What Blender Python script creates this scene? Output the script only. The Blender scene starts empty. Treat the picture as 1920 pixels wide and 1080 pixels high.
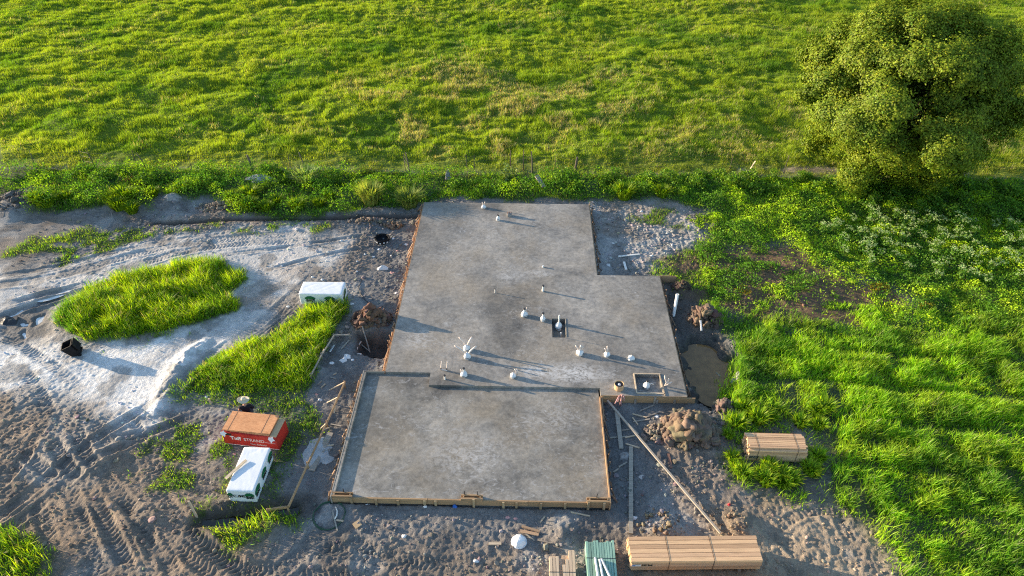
import bpy, bmesh, math, random
import numpy as np
from mathutils import Matrix, Vector, Euler
random.seed(7)
RNG = np.random.default_rng(11)
S = bpy.context.scene
COL = S.collection
RAD = math.radians

# ------------------------------------------------------------------ camera
F_PX = 1330.0                              # focal length in pixels of a 1920 wide frame
PITCH = math.atan(1052 / F_PX)
YAW = RAD(1.4)
CAM_H = 22.0
cam_d = bpy.data.cameras.new('camera')
cam_d.sensor_width = 36.0
cam_d.lens = 36.0 * F_PX / 1920.0
cam_d.clip_start = 0.5
cam_d.clip_end = 3000
cam = bpy.data.objects.new('camera', cam_d)
COL.objects.link(cam)
cam.location = (0, 0, CAM_H)
cam.rotation_euler = (math.pi / 2 - PITCH, 0, YAW)
S.camera = cam

# ------------------------------------------------------------------ light
SUN_EL = RAD(10.2)
SUN_AZ = RAD(180 - 16.5)                   # where the sun stands, from +X counter-clockwise
world = bpy.data.worlds.new('World')
S.world = world
world.use_nodes = True
wn = world.node_tree
bg = wn.nodes['Background']
sky = wn.nodes.new('ShaderNodeTexSky')
sky.sky_type = 'NISHITA'
sky.sun_disc = False
sky.sun_elevation = SUN_EL
sky.sun_rotation = math.pi / 2 - SUN_AZ
sky.air_density = 1.0
sky.dust_density = 0.6
sky.ozone_density = 1.9
wn.links.new(sky.outputs[0], bg.inputs[0])
bg.inputs[1].default_value = 0.15
sun_d = bpy.data.lights.new('sun', 'SUN')
sun_d.energy = 5.0
sun_d.angle = RAD(0.5)
sun_d.color = (1.0, 0.81, 0.575)
sun = bpy.data.objects.new('sun', sun_d)
COL.objects.link(sun)
sdir = Vector((math.cos(SUN_EL) * math.cos(SUN_AZ), math.cos(SUN_EL) * math.sin(SUN_AZ), math.sin(SUN_EL)))
sun.rotation_euler = sdir.to_track_quat('Z', 'Y').to_euler()
sun.location = sdir * 60
S.view_settings.view_transform = 'Standard'
S.view_settings.look = 'None'
S.view_settings.exposure = 1.32
S.view_settings.gamma = 1.0
try:
    S.cycles.use_denoising = False
    S.cycles.filter_width = 1.15
    S.cycles.max_bounces = 6
    S.cycles.diffuse_bounces = 3
    S.cycles.transmission_bounces = 4
    S.cycles.transparent_max_bounces = 4
except Exception:
    pass

# ------------------------------------------------------------------ picture point -> point in the place (at height z)
_R = np.array([math.cos(YAW), math.sin(YAW), 0])
_F = np.array([-math.sin(YAW) * math.cos(PITCH), math.cos(YAW) * math.cos(PITCH), -math.sin(PITCH)])
_D = np.cross(_F, _R)
def at(px, py, z=0.0):
    d = _F + (px - 960) / F_PX * _R + (py - 540) / F_PX * _D
    t = (z - CAM_H) / d[2]
    return (d[0] * t, d[1] * t)
def pts(lst, z=0.0):
    return np.array([at(a, b, z) for a, b in lst])

# ------------------------------------------------------------------ noise
def _h(ix, iy, s):
    n = (ix.astype(np.int64) * 374761393 + iy.astype(np.int64) * 668265263 + s * 1442695041) & 0xffffffff
    n = ((n ^ (n >> 13)) * 1274126177) & 0xffffffff
    n = n ^ (n >> 16)
    return (n & 0xffffff) / float(0xffffff)
def vn(x, y, s=0):
    ix = np.floor(x); iy = np.floor(y)
    fx = x - ix; fy = y - iy
    fx = fx * fx * fx * (fx * (fx * 6 - 15) + 10); fy = fy * fy * fy * (fy * (fy * 6 - 15) + 10)
    ix = ix.astype(np.int64); iy = iy.astype(np.int64)
    a = _h(ix, iy, s); b = _h(ix + 1, iy, s); c = _h(ix, iy + 1, s); d = _h(ix + 1, iy + 1, s)
    return (a + (b - a) * fx) * (1 - fy) + (c + (d - c) * fx) * fy
def fbm(x, y, s=0, o=4, g=0.5):
    r = 0; a = 1.0; t = 0
    c, sn = math.cos(0.6), math.sin(0.6)
    for k in range(o):
        r = r + a * vn(x, y, s + 17 * k); t += a; a *= g
        x, y = (x * c - y * sn) * 2.03 + 5.1, (x * sn + y * c) * 2.03 + 1.7
    return r / t
def sstep(a, b, v):
    t = np.clip((v - a) / (b - a), 0, 1)
    return t * t * (3 - 2 * t)
def psd(P, x, y):
    """signed distance to polygon, positive inside"""
    d2 = np.full(x.shape, 1e12); ins = np.zeros(x.shape, bool)
    n = len(P)
    for i in range(n):
        ax, ay = P[i]; bx, by = P[(i + 1) % n]
        ex, ey = bx - ax, by - ay
        t = np.clip(((x - ax) * ex + (y - ay) * ey) / (ex * ex + ey * ey + 1e-12), 0, 1)
        d2 = np.minimum(d2, (x - ax - t * ex) ** 2 + (y - ay - t * ey) ** 2)
        if ay != by:
            c = ((ay > y) != (by > y)) & (x < (bx - ax) * (y - ay) / (by - ay) + ax)
            ins ^= c
    d = np.sqrt(d2)
    return np.where(ins, d, -d)
def region(P, x, y, soft=0.4, warp=0.5, scale=1.2, seed=3):
    r = np.zeros(x.shape)
    m = soft + warp + 0.1
    k = (x > P[:, 0].min() - m) & (x < P[:, 0].max() + m) & (y > P[:, 1].min() - m) & (y < P[:, 1].max() + m)
    if k.any():
        xx, yy = x[k], y[k]
        d = psd(P, xx, yy) + warp * 2 * (fbm(xx * scale, yy * scale, seed, 3) - 0.5)
        r[k] = sstep(-soft, soft, d)
    return r
def polyline(P, x, y, w):
    """arc length, lateral distance inside bbox; returns mask index, u, v"""
    k = np.nonzero((x > P[:, 0].min() - w) & (x < P[:, 0].max() + w) & (y > P[:, 1].min() - w) & (y < P[:, 1].max() + w))[0]
    xx, yy = x[k], y[k]
    best = np.full(xx.shape, 1e9); u = np.zeros(xx.shape); v = np.zeros(xx.shape); L = 0.0
    for i in range(len(P) - 1):
        ax, ay = P[i]; ex, ey = P[i + 1] - P[i]; l = math.hypot(ex, ey)
        t = np.clip(((xx - ax) * ex + (yy - ay) * ey) / (l * l), 0, 1)
        dx, dy = xx - ax - t * ex, yy - ay - t * ey
        d = np.hypot(dx, dy)
        b = d < best
        best = np.where(b, d, best); u = np.where(b, L + t * l, u)
        v = np.where(b, np.sign(ex * dy - ey * dx) * d, v)
        L += l
    return k, u, v, L
def smooth(P, it=2):
    for _ in range(it):
        Q = [P[0]]
        for i in range(len(P) - 1):
            Q += [P[i] * .75 + P[i + 1] * .25, P[i] * .25 + P[i + 1] * .75]
        Q.append(P[-1]); P = np.array(Q)
    return P

# ------------------------------------------------------------------ layout of the ground
FENCE_Y = 39.3
WEEDS = pts([(-300, 324), (0, 322), (480, 318), (800, 327), (1100, 331), (1500, 333), (1920, 338), (2300, 340), (2300, 420), (1290, 385), (1240, 376), (1104, 377), (800, 377), (780, 386), (690, 392), (640, 402), (520, 412), (440, 402), (425, 380), (350, 372), (300, 372), (285, 398), (200, 388), (130, 404), (66, 404), (60, 362), (0, 370), (-300, 372)])
FIELD = pts([(1290, 382), (1330, 402), (1322, 450), (1265, 482), (1240, 512), (1300, 530), (1335, 590), (1385, 640), (1372, 700), (1362, 760), (1388, 830), (1395, 880), (1440, 925), (1540, 928), (1600, 960), (1655, 1010), (1700, 1090), (1720, 1200), (2500, 1200), (2300, 340), (1600, 330), (1290, 360)])
ISLAND = pts([(100, 592), (122, 572), (160, 545), (240, 516), (340, 493), (400, 490), (440, 500), (467, 520), (458, 534), (425, 545), (457, 560), (442, 580), (380, 604), (300, 628), (220, 638), (150, 630), (104, 608)])
STRIP = pts([(318, 742), (380, 690), (450, 652), (500, 626), (560, 590), (582, 566), (650, 566), (648, 590), (610, 640), (588, 700), (560, 745), (600, 780), (600, 815), (560, 815), (500, 770), (450, 758), (340, 752)])
PATCH = pts([(30, 462), (60, 444), (100, 440), (160, 428), (200, 432), (285, 425), (292, 438), (230, 462), (190, 480), (110, 500), (100, 492), (120, 476), (60, 482), (0, 484)])
SPARSE = [pts([(300, 800), (420, 790), (440, 850), (420, 920), (300, 920), (240, 905), (255, 865)]),
          pts([(540, 765), (605, 775), (600, 830), (560, 850), (520, 930), (480, 935), (520, 840)]),
          pts([(352, 940), (430, 930), (500, 945), (440, 962), (370, 975)]),
          pts([(380, 985), (440, 978), (505, 962), (560, 948), (560, 985), (510, 985), (500, 1005), (440, 1032), (392, 1010)]),
          pts([(150, 640), (320, 622), (345, 630), (200, 660)]),
          pts([(-60, 990), (30, 985), (62, 1000), (86, 1045), (90, 1120), (-60, 1120)]),
          pts([(1345, 842), (1420, 850), (1410, 905), (1370, 912)]),
          pts([(290, 430), (480, 425), (620, 420), (620, 432), (300, 445)]),
          pts([(1195, 385), (1330, 395), (1320, 430), (1180, 415)]),
          pts([(1240, 480), (1340, 470), (1360, 560), (1290, 560), (1230, 510)])]
BARE = pts([(1240, 486), (1330, 466), (1420, 462), (1490, 458), (1560, 508), (1700, 556), (1720, 592), (1600, 612), (1430, 612), (1350, 580), (1270, 545)])
LUMB = pts([(1360, 790), (1540, 790), (1545, 930), (1440, 930), (1380, 890)])
ROAD = pts([(-400, 560), (0, 505), (110, 503), (250, 455), (420, 434), (560, 424), (660, 440), (640, 500), (560, 555), (500, 620), (400, 680), (320, 745), (200, 775), (100, 730), (0, 690), (-400, 700)])
WHITE = pts([(-200, 670), (20, 655), (110, 668), (190, 660), (330, 622), (415, 620), (402, 655), (345, 685), (312, 760), (280, 800), (200, 780), (120, 740), (0, 730), (-200, 760)])
BROWN = pts([(-300, 760), (60, 740), (250, 800), (330, 830), (520, 1000), (560, 1200), (-300, 1200)])
TAN = pts([(1340, 930), (1440, 925), (1540, 930), (1600, 960), (1660, 1010), (1720, 1200), (1350, 1200), (1100, 1090), (1180, 1010), (1330, 1005)])
BROWN2 = pts([(640, 1040), (960, 1015), (1180, 1010), (1180, 1200), (600, 1200)])
RIGHTCLAY = pts([(1104, 378), (1250, 378), (1330, 400), (1320, 460), (1250, 520), (1104, 520)])
DARK = pts([(560, 430), (790, 400), (720, 700), (690, 760), (610, 930), (560, 940), (640, 700), (620, 600), (600, 520)])
DARK2 = pts([(1120, 735), (1300, 745), (1370, 760), (1370, 900), (1350, 1000), (1180, 1000), (1120, 940)])
PUDDLE = pts([(1278, 646), (1304, 634), (1346, 643), (1372, 674), (1380, 715), (1364, 756), (1318, 753), (1284, 705)])
PIT = pts([(662, 655), (672, 628), (722, 624), (738, 625), (728, 668), (690, 668)])
DITCH = smooth(pts([(352, 968), (380, 978), (450, 968), (520, 957), (575, 950)]))
TRENCH = smooth(pts([(280, 421), (400, 416), (560, 412), (700, 409), (790, 406)]))
WET = pts([(1243, 520), (1290, 528), (1330, 560), (1340, 620), (1385, 690), (1380, 755), (1330, 765), (1296, 745), (1275, 690), (1255, 590)])
WPUD = pts([(-10, 590), (60, 575), (95, 565), (110, 560), (95, 600), (85, 640), (60, 645), (0, 625)])
WPOOLS = [pts(q) for q in ([(3, 588), (24, 586), (40, 572), (42, 577), (27, 592), (20, 598), (8, 596)], [(29, 602), (40, 599), (52, 602), (50, 608), (36, 609)], [(60, 610), (64, 592), (82, 585), (80, 600), (72, 606)], [(36, 622), (46, 616), (50, 628), (42, 634)], [(68, 560), (90, 556), (118, 546), (138, 541), (134, 546), (100, 560), (70, 566)])]

def grass_cover(x, y):
    g = region(WEEDS, x, y, .35, .5, 1.0, 5)
    f = region(FIELD, x, y, .5, .7, 1.1, 6)
    thin = region(BARE, x, y, .9, .8, .8, 7) * .9
    thin = np.maximum(thin, region(LUMB, x, y, .4, .4, 1.2, 8) * .7)
    patch = sstep(.37, .5, fbm(x * .8, y * 1.5, 9, 4))
    f = f * (1 - thin * patch) * (1 - .35 * thin)
    for P in FIELD_TRACKS:
        k, u, v, L = polyline(P, x, y, 1.0)
        f[k] *= 1 - .97 * np.exp(-(v / .34) ** 2)
    g = np.maximum(g, f)
    g = np.maximum(g, region(ISLAND, x, y, .25, .35, 1.2, 10))
    s = region(STRIP, x, y, .3, .45, 1.2, 11)
    low = sstep(21.6, 20.2, y)                     # thinner towards the panel stack
    s = s * (1 - .45 * low * sstep(.35, .6, fbm(x * 1.3, y * 1.3, 12, 3)))
    g = np.maximum(g, s)
    g = np.maximum(g, region(PATCH, x, y, .3, .5, 1.2, 13) * sstep(.32, .5, fbm(x * 1.1, y * 1.1, 14, 3)))
    for i, P in enumerate(SPARSE):
        g = np.maximum(g, region(P, x, y, .35, .5, 1.2, 20 + i) * sstep(*((.2, .36) if i in (3, 5) else (.33, .52) if i < 3 else (.42, .62)), fbm(x * 1.2, y * 1.2, 30 + i, 3)) * (1.0 if i in (3, 5) else .85))
    m = sstep(FENCE_Y - .3, FENCE_Y + .5, y + .6 * (fbm(x * .6, y * .6, 40, 2) - .5))
    k, u, v, L = polyline(MPATH, x, y, 1.5)
    m[k] *= 1 - .85 * np.exp(-((v) / .5) ** 2) * sstep(.35, .55, fbm(x[k] * .8, y[k] * .8, 41, 2))
    return np.maximum(g, m)
MPATH = smooth(pts([(1380, 322), (1480, 318), (1560, 317), (1660, 318), (1800, 322)]))
FIELD_TRACKS = [smooth(pts([(1480, 720), (1490, 800), (1520, 900), (1530, 960)])), smooth(pts([(1560, 730), (1553, 800), (1548, 900), (1560, 960)])),
                smooth(pts([(1600, 900), (1612, 950), (1650, 985), (1700, 1010), (1740, 1080)]))]

# wheel and track marks: (points, half width, depth, tread amplitude)
def TR(l, w=.26, d=.07, tread=.03):
    return (smooth(pts(l)), w, d * .8, tread)
TRACKS = [TR([(160, 895), (190, 960), (215, 1010), (250, 1090)]), TR([(215, 915), (260, 965), (300, 1020), (335, 1090)]),
          TR([(290, 920), (330, 970), (390, 1030), (480, 1085)], .3), TR([(255, 930), (300, 985), (350, 1040), (420, 1090)], .26),
          TR([(95, 815), (110, 850), (135, 885), (160, 905)]), TR([(140, 800), (152, 830), (165, 860), (200, 890)]),
          TR([(-30, 985), (60, 920), (140, 850), (220, 795), (300, 750)], .22, .09, .0), TR([(-30, 1020), (70, 950), (160, 875), (260, 820), (340, 790)], .22, .08, .0),
          TR([(-20, 930), (30, 880), (70, 820), (90, 770)], .24, .08, .02), TR([(200, 825), (300, 805), (370, 775), (410, 760)], .2, .06, 0),
          TR([(250, 830), (330, 850), (420, 860)], .25, .05, .03), TR([(230, 860), (300, 880), (420, 905)], .25, .04, .03),
          TR([(0, 620), (60, 660), (120, 700), (150, 730)], .26, .04, .03), TR([(40, 690), (80, 740), (100, 800)], .26, .04, .03),
          TR([(330, 755), (400, 692), (480, 640), (560, 575)], .16, .07, 0), TR([(345, 740), (420, 672), (500, 617), (575, 545)], .16, .06, 0),
          TR([(310, 745), (380, 680), (470, 620), (545, 560), (600, 505)], .3, .04, .025),
          TR([(-40, 540), (120, 520), (270, 470), (420, 447), (600, 436)], .3, .05, .02), TR([(-40, 525), (120, 500), (260, 460), (420, 440)], .2, .04, 0),
          TR([(250, 500), (380, 462), (520, 452), (640, 447)], .3, .04, .025), TR([(420, 478), (560, 460), (700, 440)], .15, .06, 0),
          TR([(500, 505), (600, 480), (700, 462)], .15, .06, 0), TR([(10, 570), (80, 552), (180, 530)], .2, .12, 0), TR([(0, 590), (90, 562), (170, 545)], .2, .1, 0),
          TR([(1440, 1000), (1500, 960), (1560, 950), (1600, 985), (1640, 1060)], .2, .04, .022), TR([(1560, 945), (1590, 1000), (1625, 1060)], .22, .04, .025),
          TR([(1400, 960), (1460, 1000), (1520, 1060)], .26, .06, .02), TR([(640, 1000), (700, 1030), (800, 1060)], .26, .04, .03),
          TR([(600, 1000), (560, 1040), (500, 1090)], .28, .05, .03), TR([(1280, 860), (1360, 870), (1420, 880)], .3, .05, .03),
          TR([(330, 985), (420, 1050), (520, 1090)], .28, .05, .03), TR([(20, 835), (60, 860), (140, 930), (190, 1000)], .24, .06, .02),
          TR([(130, 905), (150, 970), (170, 1030), (190, 1090)]), TR([(180, 880), (235, 940), (275, 1000), (300, 1060)]), TR([(60, 930), (90, 990), (110, 1090)]), TR([(330, 900), (400, 935), (470, 925)], .2, .03, .02),
          TR([(230, 770), (262, 805), (280, 850)], .2, .03, .025), TR([(150, 760), (185, 800), (205, 850)], .2, .03, .025), TR([(430, 1060), (560, 1075), (700, 1085)], .26, .04, .03), TR([(560, 1010), (700, 1050), (900, 1060)], .26, .03, .025), TR([(20, 780), (60, 760), (110, 770), (130, 800)], .22, .06, .01)]
WINDROW = smooth(pts([(405, 632), (360, 655), (335, 690), (312, 740), (282, 790)]))
MOUNDS = [(at(1290, 812), 1.15, .38), (at(1322, 600), .9, .35), (at(700, 606), .9, .5), (at(1282, 548), .6, .3), (at(40, 388), 2.2, .55), (at(325, 380), 1.1, .35), (at(210, 360), 3, .3), (at(430, 392), 1.4, .25),
          (at(690, 418), 1.8, .12), (at(1060, 985), .9, .13), (at(1250, 990), .7, .2), (at(1390, 985), .6, .25), (at(180, 868), .9, .2), (at(265, 965), .8, .15), (at(480, 345), 1.0, .3), (at(1360, 765), .5, .2)]
SLAB_L, SLAB_R, SLAB_B, SLAB_F = -5.93, 3.57, 35.18, 20.27
def terrain(x, y):
    x = np.asarray(x, float); y = np.asarray(y, float)
    far = sstep(FENCE_Y - 1, FENCE_Y + 3, y)
    site = 1 - far
    h = site * .10 * (fbm(x * .28, y * .28, 50, 3) - .5) * 2
    rough = .35 + .65 * sstep(.35, .6, fbm(x * .35, y * .35, 51, 3))
    smoothroad = 1 - .5 * np.maximum(region(ROAD, x, y, .8, .6, .8, 52), region(WHITE, x, y, .8, .5, .8, 53))
    n1 = fbm(x * 1.6, y * 1.6, 54, 4) - .5
    n2 = fbm(x * 5.5, y * 5.5, 55, 3) - .5
    n3 = vn(x * 11, y * 11, 59) - .5; n4 = np.abs(vn(x * 7 + 3, y * 7, 49) - .5) * 2 - .4
    h = h + site * smoothroad * (.10 * n1 * rough + .055 * n2 * rough + .034 * n3 + .042 * n4 * rough)
    foot = np.maximum(region(RIGHTCLAY, x, y, .5, .3, 1, 56), region(BROWN2, x, y, .6, .4, 1, 57))
    h = h + foot * .045 * (np.abs(vn(x * 3.3, y * 3.3, 58) - .5) * 2 - .5)
    # field and meadow relief
    hum = fbm(x * .22, y * .28, 60, 2) - .5
    hum2 = fbm(x * .85 + 3, y * 1.0, 61, 3)
    hum2 = np.abs(hum2 - .5) * 2
    h = h + far * (.75 * hum + 0.30 * (.35 - hum2) * (.4 + 1.1 * vn(x * .11, y * .11, 62)) - .05)
    fld = region(FIELD, x, y, .8, .4, .8, 63)
    h = h + fld * .16 * (fbm(x * 1.1, y * 1.1, 64, 3) - .5)
    # ditch side of the weeds bank
    wd = region(WEEDS, x, y, .9, .3, .8, 65)
    h = h + wd * .25 * (fbm(x * .5, y * .5, 66, 2))
    for (cx, cy), r, a in MOUNDS:
        k = (np.abs(x - cx) < 3 * r) & (np.abs(y - cy) < 3 * r)
        if k.any():
            d2 = ((x[k] - cx) ** 2 + (y[k] - cy) ** 2) / (r * r)
            h[k] += a * np.exp(-d2 * 1.6) * (.55 + .9 * fbm(x[k] * 3, y[k] * 3, 67, 3))
    k, u, v, L = polyline(WINDROW, x, y, 1.2)
    h[k] += .17 * np.exp(-((v + .25 * (vn(u * 1.1, u * 0, 76) - .5)) / (.26 + .12 * vn(u * .9, u * 0 + 4, 77))) ** 2) * sstep(0, .8, u) * sstep(0, .8, L - u) * (.3 + 1.4 * fbm(x[k] * 3.5, y[k] * 3.5, 68, 3))
    for P, w, d, tr in TRACKS:
        k, u, v, L = polyline(P, x, y, w * 2.2)
        s = np.abs(v) / w
        fade = sstep(0, 1.0, u) * sstep(0, 1.0, L - u) * (.35 + .65 * sstep(.38, .5, vn(x[k] * .9, y[k] * .9, 69)))
        prof = -d * sstep(1.15, .8, s) + d * .7 * np.exp(-((s - 1.35) / .25) ** 2)
        t = .75 * tr * sstep(1.0, .8, s) * np.sin((u + .55 * np.abs(v)) * 2 * math.pi / .19)
        h[k] += fade * (prof + t)
    k, u, v, L = polyline(TRENCH, x, y, 1.6)
    e = sstep(0, .5, u) * sstep(0, .3, L - u)
    vv = v + .25 * (vn(x[k] * 1.3, y[k] * 1.3, 70) - .5)
    h[k] += e * (-.30 * np.exp(-(vv / .13) ** 4) + .12 * np.exp(-((vv - .5) / .3) ** 2) * (.2 + 1.2 * fbm(x[k] * 3, y[k] * 3, 71, 3)) + .14 * np.exp(-((vv + .6) / .4) ** 2) * fbm(x[k] * 3, y[k] * 3, 72, 3))
    k, u, v, L = polyline(DITCH, x, y, 1.4)
    e = sstep(0, .7, u)
    h[k] += e * sstep(0, .5, L - u) * (-.32 * np.exp(-(v / .26) ** 4) + .08 * np.exp(-((np.abs(v) - .65) / .25) ** 2))
    h = h - .42 * region(PUDDLE, x, y, .3, .5, 1.8, 73) * 1.0
    h = h - .6 * region(PIT, x, y, .18, .3, 1.8, 74)
    h = h - .10 * region(WPUD, x, y, .5, .3, 1.5, 75)
    for q in WPOOLS: h = h - .09 * region(q, x, y, .14, .05, 2, 78)
    # level ground under the building
    for (x0, x1, y0, y1) in ((SLAB_L, SLAB_R, SLAB_F, SLAB_B), (SLAB_L, 6.7, SLAB_F, 28.45), (-6.9, 3.12, 15.1, 21.4)):
        dx = np.maximum(np.maximum(x0 - x, x - x1), 0); dy = np.maximum(np.maximum(y0 - y, y - y1), 0)
        w = sstep(.8, .1, np.hypot(dx, dy))
        ground = np.where((dx == 0) & (dy == 0), -.12, np.minimum(h, .06))
        h = h * (1 - w) + ground * w
    return h
def tz(x, y):
    return float(terrain(np.array([x]), np.array([y]))[0])

# ------------------------------------------------------------------ materials
def newmat(name):
    m = bpy.data.materials.new(name); m.use_nodes = True
    nt = m.node_tree
    return m, nt, nt.nodes['Principled BSDF']
def N(nt, t, **kw):
    n = nt.nodes.new(t)
    for k, v in kw.items():
        if k in n.inputs.keys() if hasattr(n.inputs, 'keys') else False:
            n.inputs[k].default_value = v
        else:
            setattr(n, k, v)
    return n
def noise_node(nt, scale, detail=4, rough=.55, vec=None, dist=0.0):
    n = nt.nodes.new('ShaderNodeTexNoise')
    n.inputs['Scale'].default_value = scale; n.inputs['Detail'].default_value = detail
    n.inputs['Roughness'].default_value = rough; n.inputs['Distortion'].default_value = dist
    if vec is not None: nt.links.new(vec, n.inputs['Vector'])
    return n
def ramp(nt, src, stops):
    r = nt.nodes.new('ShaderNodeValToRGB')
    e = r.color_ramp.elements
    while len(e) < len(stops): e.new(.5)
    for k, (p, c) in enumerate(stops):
        e[k].position = p
        e[k].color = (c, c, c, 1) if isinstance(c, (int, float)) else (*c, 1)
    nt.links.new(src, r.inputs[0])
    return r
def mix(nt, a, b, fac, mode='MIX'):
    n = nt.nodes.new('ShaderNodeMix'); n.data_type = 'RGBA'; n.blend_type = mode
    for sock, v in ((n.inputs['Factor'], fac), (n.inputs['A'], a), (n.inputs['B'], b)):
        if isinstance(v, (int, float)): sock.default_value = v
        elif isinstance(v, tuple): sock.default_value = (*v, 1)
        else: nt.links.new(v, sock)
    return n.outputs['Result']
def bump(nt, bs, h, strength, dist):
    b = nt.nodes.new('ShaderNodeBump'); b.inputs['Strength'].default_value = strength; b.inputs['Distance'].default_value = dist
    nt.links.new(h, b.inputs['Height']); nt.links.new(b.outputs[0], bs.inputs['Normal'])
def plain(name, c, rough=.6, var=.15, scale=6, spec=.3, bmp=0.0, metal=0.0):
    m, nt, bs = newmat(name)
    tc = nt.nodes.new('ShaderNodeTexCoord')
    n = noise_node(nt, scale, 5, .6, tc.outputs['Object'])
    r = ramp(nt, n.outputs[0], [(.25, tuple(v * (1 - var) for v in c)), (.75, tuple(min(1, v * (1 + var)) for v in c))])
    nt.links.new(r.outputs[0], bs.inputs['Base Color'])
    bs.inputs['Roughness'].default_value = rough; bs.inputs['Specular IOR Level'].default_value = spec
    bs.inputs['Metallic'].default_value = metal
    if bmp: bump(nt, bs, n.outputs[0], .5, bmp)
    return m
def wood(name, c, dark=.62, axis='X', scale=1.0):
    m, nt, bs = newmat(name)
    tc = nt.nodes.new('ShaderNodeTexCoord'); oi = nt.nodes.new('ShaderNodeObjectInfo')
    mp = nt.nodes.new('ShaderNodeMapping')
    sc = {'X': (.7, 14, 14), 'Y': (14, .7, 14), 'Z': (14, 14, .7)}[axis]
    mp.inputs['Scale'].default_value = tuple(v * scale for v in sc)
    cb = nt.nodes.new('ShaderNodeVectorMath'); cb.operation = 'MULTIPLY_ADD'
    cmb = nt.nodes.new('ShaderNodeCombineXYZ')
    for i in range(3): nt.links.new(oi.outputs['Random'], cmb.inputs[i])
    nt.links.new(cmb.outputs[0], cb.inputs[0]); cb.inputs[1].default_value = (31, 17, 23)
    nt.links.new(tc.outputs['Object'], cb.inputs[2]); nt.links.new(cb.outputs[0], mp.inputs['Vector'])
    n = noise_node(nt, 2.2, 5, .6, mp.outputs[0], .6)
    r = ramp(nt, n.outputs[0], [(.3, tuple(v * dark for v in c)), (.52, c), (.8, tuple(min(1, v * 1.15) for v in c))])
    rr = ramp(nt, oi.outputs['Random'], [(0, (.74, .70, .66)), (.5, (1, .97, .95)), (1, (1.12, 1.1, 1.02))])
    nt.links.new(mix(nt, r.outputs[0], rr.outputs[0], 1.0, 'MULTIPLY'), bs.inputs['Base Color'])
    bs.inputs['Roughness'].default_value = .75; bs.inputs['Specular IOR Level'].default_value = .2
    bump(nt, bs, n.outputs[0], .4, .004)
    return m
M = {}
M['pine'] = wood('pine', (.70, .46, .28), .72)
M['pale_wood'] = wood('pale_wood', (.62, .50, .36))
M['green_wood'] = wood('green_wood', (.26, .44, .37), .65, 'Y')
M['pale_wood_y'] = wood('pale_wood_y', (.64, .50, .36), .7, 'Y')
M['form_wood'] = wood('form_wood', (.42, .28, .16))
M['form_wood_y'] = wood('form_wood_y', (.42, .27, .16), .6, 'Y')
M['pole_wood'] = wood('pole_wood', (.52, .47, .40), .75)
M['grey_wood'] = wood('grey_wood', (.34, .31, .27))
M['stake_wood'] = wood('stake_wood', (.45, .30, .20), .65, 'Z')
M['stake_front'] = wood('stake_front', (.45, .34, .21), .65, 'Z')
M['shaded_stake'] = wood('shaded_stake', (.22, .15, .11), .65, 'Z')  # stake wood darkened, the slab's shade put into its colour
M['white_pvc'] = plain('white_pvc', (.78, .76, .72), .35, .05, 5, .5)
M['flex_tube'] = plain('flex_tube', (.78, .66, .58), .4, .08, 8, .4)
M['wrap_white'] = plain('wrap_white', (.72, .73, .74), .35, .1, 9, .5, .01)
M['black_plastic'] = plain('black_plastic', (.014, .014, .016), .7, .3, 8, .12)
M['dark_cap'] = plain('dark_cap', (.04, .04, .045), .5, .3, 8)
M['wrap_film'] = plain('wrap_film', (.80, .82, .84), .4, .03, 3, .4)
M['red_wrap'] = plain('red_wrap', (.46, .03, .022), .5, .14, 4, .35)
M['print_white'] = plain('print_white', (.78, .72, .68), .6, .05)
M['print_green'] = plain('print_green', (.012, .13, .05), .5, .1)
M['print_black'] = plain('print_black', (.02, .03, .025), .5, .1)
M['print_blue'] = plain('print_blue', (.12, .2, .45), .5, .1)
M['strap'] = plain('strap', (.05, .05, .05), .4, .1)
M['tan_board'] = plain('tan_board', (.52, .36, .20), .7, .12, 12)
M['litter_white'] = plain('litter_white', (.74, .73, .72), .6, .08, 9)
M['litter_pink'] = plain('litter_pink', (.55, .30, .28), .6, .15, 9)
M['litter_blue'] = plain('litter_blue', (.03, .14, .5), .5, .15, 9)
M['litter_red'] = plain('litter_red', (.6, .05, .06), .5, .15, 9)
M['straw'] = plain('straw', (.66, .56, .40), .75, .12, 40)
M['shirt'] = plain('shirt', (.012, .010, .018), .85, .3, 14)
M['trousers'] = plain('trousers', (.05, .055, .08), .85, .2, 14)
M['boots'] = plain('boots', (.05, .035, .022), .7, .2, 14)
M['skin'] = plain('skin', (.42, .23, .16), .5, .06, 14)
M['hair'] = plain('hair', (.015, .012, .01), .6, .2, 30)
M['eye'] = plain('eye', (.03, .02, .015), .2, .1)
M['wire'] = plain('wire', (.10, .09, .085), .6, .2, 9, .4, 0, .6)
M['post_wood'] = wood('post_wood', (.14, .12, .10), .6, 'Z')
M['bark'] = plain('bark', (.13, .10, .075), .9, .35, 9, .1, .03)
M['hose_green'] = plain('hose_green', (.03, .08, .05), .5, .2)
M['rust'] = plain('rust', (.22, .12, .09), .8, .3, 12)
M['rock'] = plain('rock', (.30, .29, .28), .9, .2, 6, .2, .03)
M['spill'] = plain('spill', (.42, .42, .42), .85, .18, 4, .2, .03)
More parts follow.
